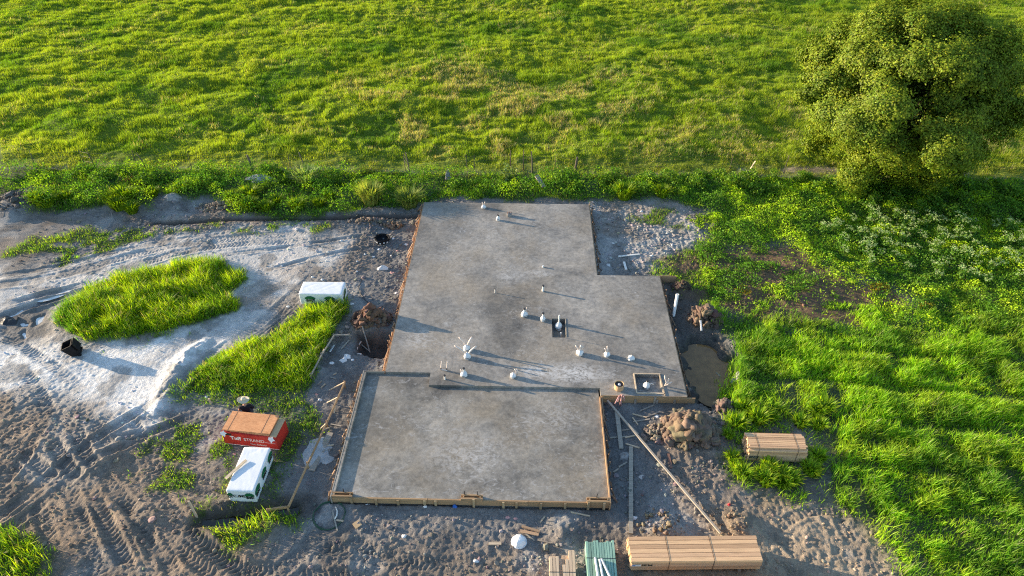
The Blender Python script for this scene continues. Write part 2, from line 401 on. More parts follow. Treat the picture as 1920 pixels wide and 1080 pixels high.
def osb():
    m, nt, bs = newmat('strand_board')
    tc = nt.nodes.new('ShaderNodeTexCoord')
    v = nt.nodes.new('ShaderNodeTexVoronoi'); v.inputs['Scale'].default_value = 22; v.inputs['Randomness'].default_value = 1
    mp = nt.nodes.new('ShaderNodeMapping'); mp.inputs['Scale'].default_value = (.6, 1.8, 1)
    nt.links.new(tc.outputs['Object'], mp.inputs[0]); nt.links.new(mp.outputs[0], v.inputs['Vector'])
    n = noise_node(nt, 3, 4, .6, tc.outputs['Object'])
    c = mix(nt, (.62, .27, .12), (.84, .42, .20), v.outputs['Color'])
    r = ramp(nt, n.outputs[0], [(.3, .82), (.7, 1.08)])
    nt.links.new(mix(nt, c, r.outputs[0], 1.0, 'MULTIPLY'), bs.inputs['Base Color'])
    bs.inputs['Roughness'].default_value = .7; bs.inputs['Specular IOR Level'].default_value = .2
    return m
M['osb'] = osb()
def concrete(name, base, blot):
    m, nt, bs = newmat(name)
    tc = nt.nodes.new('ShaderNodeTexCoord'); o = tc.outputs['Object']
    big = noise_node(nt, .22, 5, .62, o, .5)
    mid = noise_node(nt, .9, 6, .65, o, .8)
    fine = noise_node(nt, 5.5, 6, .7, o, .4)
    brn = noise_node(nt, .35, 4, .6, o, .3)
    c = ramp(nt, big.outputs[0], [(.36, tuple(v * .58 for v in base)), (.5, base), (.64, tuple(v * 1.3 for v in base))]).outputs[0]
    c = mix(nt, c, ramp(nt, mid.outputs[0], [(.34, (.70, .715, .74)), (.5, (1, 1, 1)), (.66, (1.18, 1.16, 1.13))]).outputs[0], .95, 'MULTIPLY')
    c = mix(nt, c, (base[0] * 1.08, base[1] * .98, base[2] * .84), ramp(nt, brn.outputs[0], [(.48, 0.0), (.68, .75)]).outputs[0])
    c = mix(nt, c, ramp(nt, fine.outputs[0], [(.34, .70), (.66, 1.26)]).outputs[0], .85, 'MULTIPLY')
    # pale lime bloom and scuffed marks, in a few blotches
    mp = nt.nodes.new('ShaderNodeMapping'); mp.inputs['Scale'].default_value = (1, 1.6, 1); mp.inputs['Rotation'].default_value = (0, 0, .5)
    nt.links.new(o, mp.inputs[0])
    s1 = noise_node(nt, 2.6, 8, .75, mp.outputs[0], 1.6)
    s2 = noise_node(nt, .42, 2, .5, o)
    f = mix(nt, ramp(nt, s1.outputs[0], [(.54, 0.0), (.64, 1.0)]).outputs[0], ramp(nt, s2.outputs[0], [(blot, 0.0), (blot + .12, 1.0)]).outputs[0], 1.0, 'MULTIPLY')
    c = mix(nt, c, (.46, .45, .44), mix(nt, (0, 0, 0), f, .62))
    # the heavy bloom before the step and a few lesser ones, where they lie on the slab
    for (cx, cy, rx, ry, a) in ((2.1, 21.5, 1.9, .8, .85), (.5, 21.6, 1.0, .6, .8), (-.7, 28.2, 1.0, .7, .35), (.7, 28.5, .9, .4, .55), (-4.9, 23.6, .9, 1.1, .4)) if name == 'slab_concrete' else ((-2.2, 17.2, 2.2, 1.6, .35), (1.2, 19.0, 1.8, 1.1, .25)):
        m2 = nt.nodes.new('ShaderNodeMapping'); m2.vector_type = 'POINT'
        m2.inputs['Location'].default_value = (-cx / rx, -cy / ry, 0); m2.inputs['Scale'].default_value = (1 / rx, 1 / ry, 0)
        nt.links.new(o, m2.inputs[0])
        ln = nt.nodes.new('ShaderNodeVectorMath'); ln.operation = 'LENGTH'; nt.links.new(m2.outputs[0], ln.inputs[0])
        g = ramp(nt, ln.outputs['Value'], [(.25, 1.0), (1.0, 0.0)]).outputs[0]
        g = mix(nt, g, ramp(nt, s1.outputs[0], [(.44, 0.0), (.54, 1.0)]).outputs[0], 1.0, 'MULTIPLY')
        c = mix(nt, c, (.60, .585, .57), mix(nt, (0, 0, 0), g, a * 1.0))
    nt.links.new(c, bs.inputs['Base Color'])
    rr = ramp(nt, mid.outputs[0], [(.3, .5), (.7, .75)])
    nt.links.new(rr.outputs[0], bs.inputs['Roughness'])
    bs.inputs['Specular IOR Level'].default_value = .3
    hb = nt.nodes.new('ShaderNodeMath'); hb.operation = 'MULTIPLY_ADD'; nt.links.new(mid.outputs[0], hb.inputs[0]); hb.inputs[1].default_value = 2.0; nt.links.new(fine.outputs[0], hb.inputs[2])
    bump(nt, bs, hb.outputs[0], .25, .012)
    return m
M['slab'] = concrete('slab_concrete', (.272, .252, .226), .46)
M['garage'] = concrete('garage_concrete', (.255, .235, .205), .40)
def attr_mat(name, spec=.2, rough=.9, fine=14.0, lo=.7, hi=1.25, bm=.02):
    m, nt, bs = newmat(name)
    a = nt.nodes.new('ShaderNodeAttribute'); a.attribute_name = 'Col'
    tc = nt.nodes.new('ShaderNodeTexCoord')
    n = noise_node(nt, fine, 6, .7, tc.outputs['Object'])
    n2 = noise_node(nt, fine * .18, 5, .65, tc.outputs['Object'], .6)
    r = ramp(nt, n.outputs[0], [(.25, lo), (.75, hi)]); r2 = ramp(nt, n2.outputs[0], [(.3, .72), (.72, 1.2)])
    c = mix(nt, a.outputs['Color'], r.outputs[0], 1.0, 'MULTIPLY')
    c = mix(nt, c, r2.outputs[0], .8, 'MULTIPLY')
    n3 = noise_node(nt, fine * 3.2, 3, .7, tc.outputs['Object'])
    c = mix(nt, c, ramp(nt, n3.outputs[0], [(.3, .6), (.5, 1.0), (.7, 1.35)]).outputs[0], .8, 'MULTIPLY')
    nt.links.new(c, bs.inputs['Base Color'])
    bs.inputs['Roughness'].default_value = rough; bs.inputs['Specular IOR Level'].default_value = spec
    if bm: bump(nt, bs, n.outputs[0], .8, bm)
    return m
M['ground'] = attr_mat('soil', bm=.05)
M['clod'] = attr_mat('clod_soil', fine=25, bm=.01)
def leafmat(name, trans=.48, tscale=(1.45, 1.5, .5)):
    m = bpy.data.materials.new(name); m.use_nodes = True
    nt = m.node_tree; nt.nodes.clear()
    out = nt.nodes.new('ShaderNodeOutputMaterial')
    a = nt.nodes.new('ShaderNodeAttribute'); a.attribute_name = 'Col'
    d = nt.nodes.new('ShaderNodeBsdfDiffuse'); t = nt.nodes.new('ShaderNodeBsdfTranslucent')
    nt.links.new(a.outputs['Color'], d.inputs[0])
    nt.links.new(mix(nt, a.outputs['Color'], tscale, 1.0, 'MULTIPLY'), t.inputs[0])
    g = nt.nodes.new('ShaderNodeBsdfGlossy'); g.inputs['Roughness'].default_value = .45; g.inputs[0].default_value = (.8, .8, .8, 1)
    ms = nt.nodes.new('ShaderNodeMixShader'); ms.inputs[0].default_value = trans
    nt.links.new(d.outputs[0], ms.inputs[1]); nt.links.new(t.outputs[0], ms.inputs[2])
    m2 = nt.nodes.new('ShaderNodeMixShader'); m2.inputs[0].default_value = .012
    nt.links.new(ms.outputs[0], m2.inputs[1]); nt.links.new(g.outputs[0], m2.inputs[2])
    nt.links.new(m2.outputs[0], out.inputs[0])
    return m
M['grass'] = leafmat('grass_blade')
M['tree_leaf'] = leafmat('tree_leaf', .16, (1.25, 1.35, .5))
M['leaf'] = leafmat('leaf', .36, (1.3, 1.4, .5))
def water(name, c, rough=.04):
    m, nt, bs = newmat(name)
    bs.inputs['Base Color'].default_value = (*c, 1); bs.inputs['Roughness'].default_value = rough
    bs.inputs['Specular IOR Level'].default_value = .5
    tc = nt.nodes.new('ShaderNodeTexCoord'); n = noise_node(nt, 3, 3, .5, tc.outputs['Object'])
    bump(nt, bs, n.outputs[0], .06, .02)
    r = ramp(nt, n.outputs[0], [(.3, tuple(v * .8 for v in c)), (.7, tuple(v * 1.2 for v in c))])
    nt.links.new(r.outputs[0], bs.inputs['Base Color'])
    return m
M['mud_water'] = water('mud_water', (.25, .14, .055), .05)
M['dark_water'] = water('dark_water', (.035, .028, .02))
M['sky_glare_water'] = water('sky_glare_water', (.66, .67, .66), .1)  # glare of the sky on the puddles put into the base colour

# ------------------------------------------------------------------ mesh helpers
def mesh_np(name, V, loops, starts, mat, smooth_=False):
    me = bpy.data.meshes.new(name)
    V = np.asarray(V, np.float32)
    me.vertices.add(len(V)); me.vertices.foreach_set('co', V.ravel())
    me.loops.add(len(loops)); me.loops.foreach_set('vertex_index', np.asarray(loops, np.int32))
    me.polygons.add(len(starts)); me.polygons.foreach_set('loop_start', np.asarray(starts, np.int32))
    me.update(calc_edges=True)
    me.polygons.foreach_set('use_smooth', np.full(len(starts), smooth_, bool))
    me.materials.append(mat)
    me.validate()
    return me
def set_col(me, domain, C):
    a = me.attributes.new('Col', 'FLOAT_COLOR', domain)
    C = np.concatenate([np.clip(C, 0, 1), np.ones((len(C), 1))], 1).astype(np.float32)
    a.data.foreach_set('color', C.ravel())
def link(name, data, parent=None):
    o = bpy.data.objects.new(name, data); COL.objects.link(o)
    if parent: o.parent = parent
    return o
def tag(o, label=None, cat=None, group=None, kind=None):
    if label: o['label'] = label
    if cat: o['category'] = cat
    if group: o['group'] = group
    if kind: o['kind'] = kind
    return o
def empty(name, loc, rz, label, cat, group=None):
    o = bpy.data.objects.new(name, None); COL.objects.link(o)
    o.empty_display_size = .2
    o.location = loc; o.rotation_euler = (0, 0, rz)
    return tag(o, label, cat, group)
class MB:
    def __init__(s): s.v = []; s.f = []
    def add(s, v, f):
        b = len(s.v); s.v += [tuple(p) for p in v]; s.f += [tuple(i + b for i in q) for q in f]; return s
    def box(s, c, d, rot=None, bev=0.0):
        x, y, z = d[0] / 2, d[1] / 2, d[2] / 2
        if bev <= 0:
            v = [Vector((a * x, b * y, e * z)) for e in (-1, 1) for b in (-1, 1) for a in (-1, 1)]
            f = [(0, 2, 3, 1), (4, 5, 7, 6), (0, 1, 5, 4), (2, 6, 7, 3), (0, 4, 6, 2), (1, 3, 7, 5)]
        else:
            bm = bmesh.new(); bmesh.ops.create_cube(bm, size=1)
            for q in bm.verts: q.co = Vector((q.co.x * d[0], q.co.y * d[1], q.co.z * d[2]))
            bmesh.ops.bevel(bm, geom=bm.edges[:], offset=bev, segments=2, affect='EDGES')
            bm.verts.index_update()
            v = [q.co.copy() for q in bm.verts]; f = [[q.index for q in p.verts] for p in bm.faces]; bm.free()
        R = rot if rot is not None else Matrix.Identity(3)
        return s.add([R @ p + Vector(c) for p in v], f)
    def bar(s, a, b, w, h=None, up=(0, 0, 1)):
        a, b = Vector(a), Vector(b); h = h or w
        d = b - a; L = d.length; d.normalize(); up = Vector(up)
        if abs(d.dot(up)) > .98: up = Vector((0, 1, 0))
        sx = d.cross(up).normalized(); u = sx.cross(d)
        R = Matrix((d, sx, u)).transposed()
        return s.box((a + b) / 2, (L, w, h), R)
    def tube(s, P, r, n=8, cap=True):
        P = [Vector(p) for p in P]; r = [r] * len(P) if isinstance(r, (int, float)) else r
        v = []; f = []
        ref = Vector((0.13, .21, .97))
        for i, p in enumerate(P):
            t = (P[min(i + 1, len(P) - 1)] - P[max(i - 1, 0)]).normalized()
            if abs(t.dot(ref)) > .97: ref = Vector((1, .1, 0))
            a = t.cross(ref).normalized(); b = t.cross(a)
            for k in range(n):
                th = 2 * math.pi * k / n
                v.append(p + (a * math.cos(th) + b * math.sin(th)) * r[i])
        for i in range(len(P) - 1):
            for k in range(n):
                f.append((i * n + k, i * n + (k + 1) % n, (i + 1) * n + (k + 1) % n, (i + 1) * n + k))
        if cap:
            f.append(tuple(range(n - 1, -1, -1))); f.append(tuple((len(P) - 1) * n + k for k in range(n)))
        return s.add(v, f)
    def lathe(s, prof, n=16, c=(0, 0, 0), M3=None):
        v = []; f = []
        for (r, z) in prof:
            for k in range(n):
                th = 2 * math.pi * k / n; v.append(Vector((r * math.cos(th), r * math.sin(th), z)))
        for i in range(len(prof) - 1):
            for k in range(n):
                f.append((i * n + k, i * n + (k + 1) % n, (i + 1) * n + (k + 1) % n, (i + 1) * n + k))
        if M3 is not None: v = [M3 @ p for p in v]
        return s.add([p + Vector(c) for p in v], f)
    def prism(s, poly, z0, z1):
        n = len(poly)
        v = [(x, y, z0) for x, y in poly] + [(x, y, z1) for x, y in poly]
        f = [tuple(range(n - 1, -1, -1)), tuple(range(n, 2 * n))] + [(i, (i + 1) % n, n + (i + 1) % n, n + i) for i in range(n)]
        return s.add(v, f)
    def mesh(s, name, mat, smooth_=False):
        me = bpy.data.meshes.new(name); me.from_pydata([tuple(p) for p in s.v], [], s.f)
        bm = bmesh.new(); bm.from_mesh(me); bmesh.ops.recalc_face_normals(bm, faces=bm.faces); bm.to_mesh(me); bm.free()
        if smooth_: me.polygons.foreach_set('use_smooth', [True] * len(me.polygons))
        me.materials.append(mat); return me
    def build(s, name, mat, parent=None, smooth_=False):
        return link(name, s.mesh(name, mat, smooth_), parent)

# ------------------------------------------------------------------ the ground, one sheet
def soil(x, y):
    c = np.zeros((len(x), 3)) + np.array([.225, .21, .197])
    def put(w, col):
        nonlocal c
        c = c * (1 - w[:, None]) + np.array(col) * w[:, None]
    put(region(BROWN, x, y, 1.2, 1.0, .6, 80), (.27, .21, .16))
    put(region(DARK, x, y, .9, .7, .8, 81), (.19, .182, .175))
    put(region(DARK2, x, y, .6, .6, .9, 82), (.175, .17, .165))
    put(region(ROAD, x, y, .8, .8, .7, 83), (.55, .53, .505))
    put(region(WHITE, x, y, .7, 1.0, .9, 84) * .95, (.74, .725, .70))
    k, u, v, L = polyline(WINDROW, x, y, 1.0)
    w = np.zeros(len(x)); w[k] = np.exp(-(v / .5) ** 2) * sstep(0, .8, u); put(w, (.74, .725, .70))
    put(region(TAN, x, y, .8, .7, .8, 85), (.38, .30, .215))
    put(region(BROWN2, x, y, .7, .7, .8, 86), (.235, .195, .16))
    put(region(RIGHTCLAY, x, y, .5, .5, .8, 87), (.36, .345, .325))
    # blotches: dry pale crust, dark damp soil, brown earth
    far = sstep(FENCE_Y - 1, FENCE_Y + 1, y)
    b = fbm(x * .55, y * .55, 88, 4); put(sstep(.56, .7, b) * .5, (.40, .385, .365))
    b = fbm(x * .8 + 9, y * .8, 89, 4); put(sstep(.56, .68, b) * .5, (.11, .098, .088))
    b = fbm(x * .45 - 4, y * .45, 90, 4); put(sstep(.55, .7, b) * .4, (.26, .185, .125))
    # ruts and trenches cut into darker earth
    for P, w_, d_, tr in TRACKS:
        k, u, v, L = polyline(P, x, y, .6)
        w = np.zeros(len(x)); w[k] = .28 * sstep(1.2, .7, np.abs(v) / w_); put(w, (.17, .15, .13))
    k, u, v, L = polyline(TRENCH, x, y, 1.0); w = np.zeros(len(x)); w[k] = .7 * sstep(.35, .1, np.abs(v)); put(w, (.085, .07, .058))
    k, u, v, L = polyline(DITCH, x, y, 1.2); w = np.zeros(len(x)); w[k] = .8 * sstep(.8, .3, np.abs(v)) * sstep(0, .5, u); put(w, (.07, .062, .055))
    put(region(PIT, x, y, .25, .2, 1.5, 91), (.075, .063, .056))
    put(region(PUDDLE, x, y, .5, .2, 1.5, 92), (.11, .085, .06))
    put(region(WPUD, x, y, .7, .5, 1.2, 93) * .8, (.11, .105, .10))
    put(region(WET, x, y, .25, .3, 1.4, 95) * .9, (.085, .078, .07))
    put(region(BARE, x, y, .5, .5, 1.0, 94), (.17, .11, .07))
    for (cx, cy), r, a in MOUNDS[:4]:
        put(np.exp(-((x - cx) ** 2 + (y - cy) ** 2) / (r * r) * 1.3) * .8, (.21, .15, .105) if a > .34 else (.12, .085, .062))
    g = np.zeros(len(x))
    step = 400000
    for i in range(0, len(x), step): g[i:i + step] = grass_cover(x[i:i + step], y[i:i + step])
    fz = region(FIELD, x, y, .8, .4, .9, 96) * (1 - region(BARE, x, y, .8, .6, .8, 97)) * (1 - region(LUMB, x, y, .5, .4, 1, 98)) * .75
    put(np.maximum(g * .9, fz) * (1 - far), (.06, .085, .02)); put(far * np.maximum(g, .15), (.15, .20, .02))
    put(.85 * np.exp(-((y - FENCE_Y + .35) / .55) ** 4) * (x < 13), (.035, .045, .018))  # shade at the top of the bank painted into the soil
    k, u, v, L = polyline(MPATH, x, y, 1.0); w = np.zeros(len(x)); w[k] = .8 * sstep(.8, .3, np.abs(v)) * (1 - g[k]); put(w, (.30, .23, .16))
    return c, g
def axis(a, b, d, lo, hi, grow=1.06, dmax=6):
    m = list(np.arange(a, b, d)); L = []; s = d; p = a
    while p > lo: s = min(s * grow, dmax); p -= s; L.append(p)
    H_ = []; s = d; p = m[-1]
    while p < hi: s = min(s * grow, dmax); p += s; H_.append(p)
    return np.array(L[::-1] + m + H_)
gx = np.concatenate([axis(-24, 13.5, .05, -420, 13.4, 1.05, 9)[:-1], axis(13.4, 27, .14, 13.4, 420, 1.05, 9)])
gx = np.unique(np.round(gx, 4)); gx = gx[np.concatenate([[True], np.diff(gx) > .012])]
gy = np.concatenate([axis(11.5, 37.5, .055, -160, 37.4, 1.06, 9), axis(37.6, 84, .22, 37.6, 700, 1.05, 12)])
gy = np.unique(np.round(gy, 4)); gy = gy[np.concatenate([[True], np.diff(gy) > .012])]
GX, GY = np.meshgrid(gx, gy); X, Y = GX.ravel(), GY.ravel()
Z = np.zeros(len(X))
for i in range(0, len(X), 300000): Z[i:i + 300000] = terrain(X[i:i + 300000], Y[i:i + 300000])
nx, ny = len(gx), len(gy)
ii = (np.arange(ny - 1)[:, None] * nx + np.arange(nx - 1)[None]).ravel()
quads = np.stack([ii, ii + 1, ii + nx + 1, ii + nx], 1)
me = mesh_np('ground', np.stack([X, Y, Z], 1), quads.ravel(), np.arange(len(quads)) * 4, M['ground'], True)
gc, gg = soil(X, Y)
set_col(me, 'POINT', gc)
tag(link('ground', me), kind='structure')
print('ground', len(X))
ZG = Z.reshape(ny, nx)
def terrain(x, y):
    x = np.asarray(x, float); y = np.asarray(y, float)
    i = np.clip(np.searchsorted(gx, x) - 1, 0, nx - 2); j = np.clip(np.searchsorted(gy, y) - 1, 0, ny - 2)
    fx = np.clip((x - gx[i]) / (gx[i + 1] - gx[i]), 0, 1); fy = np.clip((y - gy[j]) / (gy[j + 1] - gy[j]), 0, 1)
    return (ZG[j, i] * (1 - fx) + ZG[j, i + 1] * fx) * (1 - fy) + (ZG[j + 1, i] * (1 - fx) + ZG[j + 1, i + 1] * fx) * fy
def tz(x, y):
    return float(terrain(np.array([x]), np.array([y]))[0])

# ------------------------------------------------------------------ standing water
def pool(name, P, z, mat, n=1):
    P = smooth(np.vstack([P, P[:1]]), n)[:-1]
    mb = MB(); c = P.mean(0)
    v = [(c[0], c[1], z)] + [(p[0], p[1], z) for p in P]
    k = len(P)
    mb.add(v, [(0, 1 + i, 1 + (i + 1) % k) for i in range(k)])
    o = mb.build(name, mat); o['kind'] = 'structure'; return o
def hmin(P):
    a = P[:, 0].min(), P[:, 0].max(), P[:, 1].min(), P[:, 1].max()
    xx, yy = np.meshgrid(np.linspace(a[0], a[1], 40), np.linspace(a[2], a[3], 40)); xx, yy = xx.ravel(), yy.ravel()
    k = psd(P, xx, yy) > .03
    return terrain(xx[k], yy[k])
pool('puddle_water', PUDDLE * 1.0, np.percentile(hmin(PUDDLE), 88), M['mud_water'], 2)
dl = DITCH
pool('ditch_water', np.vstack([dl + np.array([0, .26]), (dl - np.array([0, .26]))[::-1]]), tz(*dl[len(dl) // 2]) + .07, M['dark_water'], 0)
for q in WPOOLS:
    c_ = q.mean(0); pool('mud_puddle_water', c_ + (q - c_) * 1.05, np.percentile(hmin(q), 60) if len(hmin(q)) else tz(*c_) + .03, M['sky_glare_water'], 1)

# ------------------------------------------------------------------ grass and ground cover
def chunked(fn, x, y, step=300000):
    return np.concatenate([fn(x[i:i + step], y[i:i + step]) for i in range(0, len(x), step)]) if len(x) else np.zeros(0)
GRN = np.array([.225, .325, .026]); YEL = np.array([.37, .425, .04]); DRY = np.array([.52, .43, .24]); DEEP = np.array([.075, .19, .016])
def blades(name, x, y, hgt, wid, col, lean, wind=(0.25, -.05), segs=2, label=None):
    n = len(x)
    z = chunked(terrain, x, y) - .02
    th = RNG.uniform(0, 2 * math.pi, n)
    dx, dy = np.cos(th), np.sin(th)
    wx, wy = -dy, dx
    l = lean * RNG.uniform(.3, 1.4, n)
    tx = hgt * (l * dx + wind[0]); ty = hgt * (l * dy + wind[1])
    tzv = hgt * np.sqrt(np.clip(1 - (l * .6) ** 2, .2, 1))
    B = np.stack([x, y, z], 1); W = np.stack([wx, wy, np.zeros(n)], 1) * wid[:, None] * .5
    T = B + np.stack([tx, ty, tzv], 1)
    if segs == 1:
        V = np.stack([B - W, B + W, T], 1).reshape(-1, 3)
        loops = np.arange(3 * n); starts = np.arange(n) * 3; C = col
    else:
        Md = B + np.stack([tx * .33, ty * .33, tzv * .62], 1)
        V = np.stack([B - W * .8, B + W * .8, Md + W, Md - W, T], 1).reshape(-1, 3)
        o = np.arange(n)[:, None] * 5
        loops = (o + np.array([[0, 1, 2, 3, 3, 2, 4]])).ravel()
        starts = (np.arange(n)[:, None] * 7 + np.array([[0, 4]])).ravel(); C = np.repeat(col, 2, 0)
    me = mesh_np(name, V, loops, starts, M['grass'])
    set_col(me, 'FACE', C)
    return tag(link(name, me), kind='stuff')
def uniform_pts(x0, x1, y0, y1, dens):
    n = int((x1 - x0) * (y1 - y0) * dens)
    return RNG.uniform(x0, x1, n), RNG.uniform(y0, y1, n)
def jitter(col, a=.22):
    n = len(col)
    return np.clip(col * (1 + RNG.normal(0, a, (n, 1))) * (1 + RNG.normal(0, .06, (n, 3))), 0.004, 1)
def lerp(a, b, w): return a + (b - a) * w[:, None]

# meadow beyond the fence
x, y = uniform_pts(-64, 62, FENCE_Y - .6, 84, 330)
k = (np.abs(x) < 33 + (y - 39) * .72)
x, y = x[k], y[k]
far_thin = np.clip(1.15 - (y - 40) / 90, .45, 1)
k = RNG.random(len(x)) < far_thin * np.clip(chunked(grass_cover, x, y), .04, 1)
x, y = x[k], y[k]
tn = fbm(x * .16, y * .2, 100, 4); tf = fbm(x * 1.5, y * 1.7, 101, 3)
tall = sstep(.45, .75, fbm(x * .7, y * .8, 102, 3))
hg = (.12 + .18 * tall + .13 * sstep(.45, .7, tf)) * RNG.uniform(.55, 1.25, len(x))
near_f = sstep(FENCE_Y + 3.2, FENCE_Y + .8, y)
hg *= 1 - .55 * near_f
col = np.tile(GRN, (len(x), 1))
col = lerp(col, YEL, .7 * sstep(.25, .7, tn) * RNG.uniform(.3, 1.2, len(x)))
col = lerp(col, DEEP, .7 * sstep(.56, .74, fbm(x * .3 + 40, y * .33, 103, 3)))
dry0 = region(pts([(620, 300), (640, 165), (800, 120), (1010, 150), (1190, 150), (1200, 220), (1060, 260), (980, 300)]), x, y, 3, 2.5, .3, 104)
dry1 = region(pts([(1200, 300), (1230, 200), (1500, 190), (1900, 220), (1920, 320)]), x, y, 3, 2.5, .3, 105) * .6
dry = np.clip(np.maximum(dry0, dry1) * sstep(.47, .62, fbm(x * .5, y * .45, 106, 3)) + .25 * sstep(.6, .75, fbm(x * .45 + 7, y * .4, 107, 3)), 0, 1)
isdry = RNG.random(len(x)) < dry * .5
col[isdry] = DRY * RNG.uniform(.6, 1.15, (isdry.sum(), 1)); hg = hg * np.where(isdry, 1.25, 1)
col = lerp(col, np.array([.25, .24, .06]), near_f * .45)
fl = np.exp(-((y - FENCE_Y + .05) / .45) ** 4) * (x < 13) * sstep(.35, .55, fbm(x * .35, y * .2, 108, 2)); col = lerp(col, np.array([.05, .075, .02]), fl * .9); hg = hg * (1 + .8 * fl)  # shadow line along the fence painted into the blades, also taller here
wd = RNG.uniform(.022, .045, len(x)) * (1 + (y - 40) / 60)
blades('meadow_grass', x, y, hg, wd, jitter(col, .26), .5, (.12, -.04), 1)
print('meadow', len(x))

# lush field right of the building
x, y = uniform_pts(6.5, 32, 10.5, 38.5, 620)
k = (x < 17.5 + (y - 12) * .6)
x, y = x[k], y[k]
f = chunked(lambda a, b: region(FIELD, a, b, .5, .7, 1.1, 6), x, y)
k = f > .02; x, y = x[k], y[k]
c = chunked(grass_cover, x, y)
lushv = sstep(28.5, 24, y)                     # tall grass near, herbs farther off
k = RNG.random(len(x)) < c * (.30 + .70 * lushv) * (.35 + .65 * sstep(.3, .55, fbm(x * 1.3, y * 1.3, 110, 3)))
x, y = x[k], y[k]; lushv = lushv[k]
rows = .5 + .5 * np.sin((y + .06 * x + .5 * (fbm(x * .3, y * .3, 111, 2) - .5)) * 2 * math.pi / 2.05)
swell = fbm(x * 1.1, y * 1.1, 112, 3)
hg = (.14 + .26 * lushv) * (.5 + .8 * sstep(.28, .66, swell)) * (1.05 - .6 * np.where(lushv > .25, sstep(.22, .0, rows) * sstep(.4, .6, fbm(x * .45, y * .9, 116, 2)), .2)) * RNG.uniform(.6, 1.25, len(x))
edge = chunked(lambda a, b: region(LUMB, a, b, .5, .4, 1.2, 113), x, y)
hg *= 1 - .35 * edge
tn = fbm(x * .5, y * .5, 114, 3)
col = lerp(np.tile(np.array([.165, .32, .032]), (len(x), 1)), np.array([.34, .54, .03]), sstep(.3, .62, tn))
col = lerp(col, YEL, .35 * sstep(.5, .7, fbm(x * .9, y * .9, 115, 3)))
seedy = RNG.random(len(x)) < .05 * lushv
col[seedy] = np.array([.30, .33, .15])
blades('field_grass', x, y, hg, RNG.uniform(.014, .032, len(x)), jitter(col, .3), .5, (.08, -.04), 2)
print('field', len(x))

# grass islands and weeds left on the building site, and the bank in front of the fence
x1, y1 = uniform_pts(-30, 10, 11, FENCE_Y + .2, 800)
f = np.zeros(len(x1))
for P in [ISLAND, STRIP, PATCH, WEEDS] + SPARSE: f = np.maximum(f, region(P, x1, y1, .6, .5, 1.2, 10))
k = f > .02; x, y = x1[k], y1[k]
c = chunked(grass_cover, x, y)
isl = region(ISLAND, x, y, .55, .35, 1.2, 10); stp = region(STRIP, x, y, .3, .45, 1.2, 11) * sstep(19.8, 22.0, y)
wdz = region(WEEDS, x, y, .35, .5, 1.0, 5)
k = RNG.random(len(x)) < c * np.where(wdz > .4, .28, .35 + .65 * np.maximum(isl, stp))
x, y, isl, stp, wdz = x[k], y[k], isl[k], stp[k], wdz[k]
cor = np.maximum(region(SPARSE[3], x, y, .4, .4, 1, 26), region(SPARSE[5], x, y, .4, .4, 1, 27))
big = np.maximum(np.maximum(isl, stp), cor * .8)
hg = (.15 + .35 * big + .20 * wdz * sstep(.45, .65, fbm(x * .6, y * .6, 120, 3))) * (.6 + .7 * sstep(.3, .65, fbm(x * 1.1, y * 1.1, 121, 3))) * RNG.uniform(.35, 1.3, len(x))
col = lerp(np.tile(np.array([.18, .31, .02]), (len(x), 1)), np.array([.40, .52, .014]), np.clip(.95 * big * sstep(.25, .6, fbm(x * .8, y * .8, 122, 3)) + .4 * sstep(.5, .7, fbm(x * .7, y * .7, 123, 3)), 0, 1))
col = lerp(col, DEEP, wdz * .6 * sstep(.4, .6, fbm(x * .8, y * .8, 124, 3)))
tl = region(pts([(95, 560), (145, 550), (150, 640), (95, 640)]), x, y, .3, .3, 1.2, 125)
col = lerp(col, DEEP * 1.3, tl * .8)
od = RNG.random(len(x)); col[od < .07] = DRY * .8; col[od > .86] = DEEP * 1.2; big = big * 1.0
blades('site_grass', x, y, hg, RNG.uniform(.013, .027, len(x)), jitter(col, .3), .6, (.08, -.04), 2)
print('site', len(x))

def leaf_mesh(name, P, size, col, mat='leaf', up=.15, parent=None, fold=.25, base=None):
    """many small pointed leaves; P positions (n,3)"""
    n = len(P)
    nrm = RNG.normal(0, 1, (n, 3)); nrm[:, 2] = np.abs(nrm[:, 2]) + up
    if base is not None: nrm = nrm * .55 + base
    nrm /= np.linalg.norm(nrm, axis=1)[:, None]
    t = np.cross(nrm, RNG.normal(0, 1, (n, 3))); t /= np.linalg.norm(t, axis=1)[:, None] + 1e-9
    b = np.cross(nrm, t)
    s = size[:, None]
    mid = P - nrm * s * fold * .3
    V = np.stack([P - t * s * .5, mid + b * s * .32, P + t * s * .5, mid - b * s * .32], 1)
    V[:, 0] += nrm * s * .02
    V = V.reshape(-1, 3)
    me = mesh_np(name, V, np.arange(4 * n), np.arange(n) * 4, M[mat])
    set_col(me, 'FACE', col)
    return link(name, me, parent)
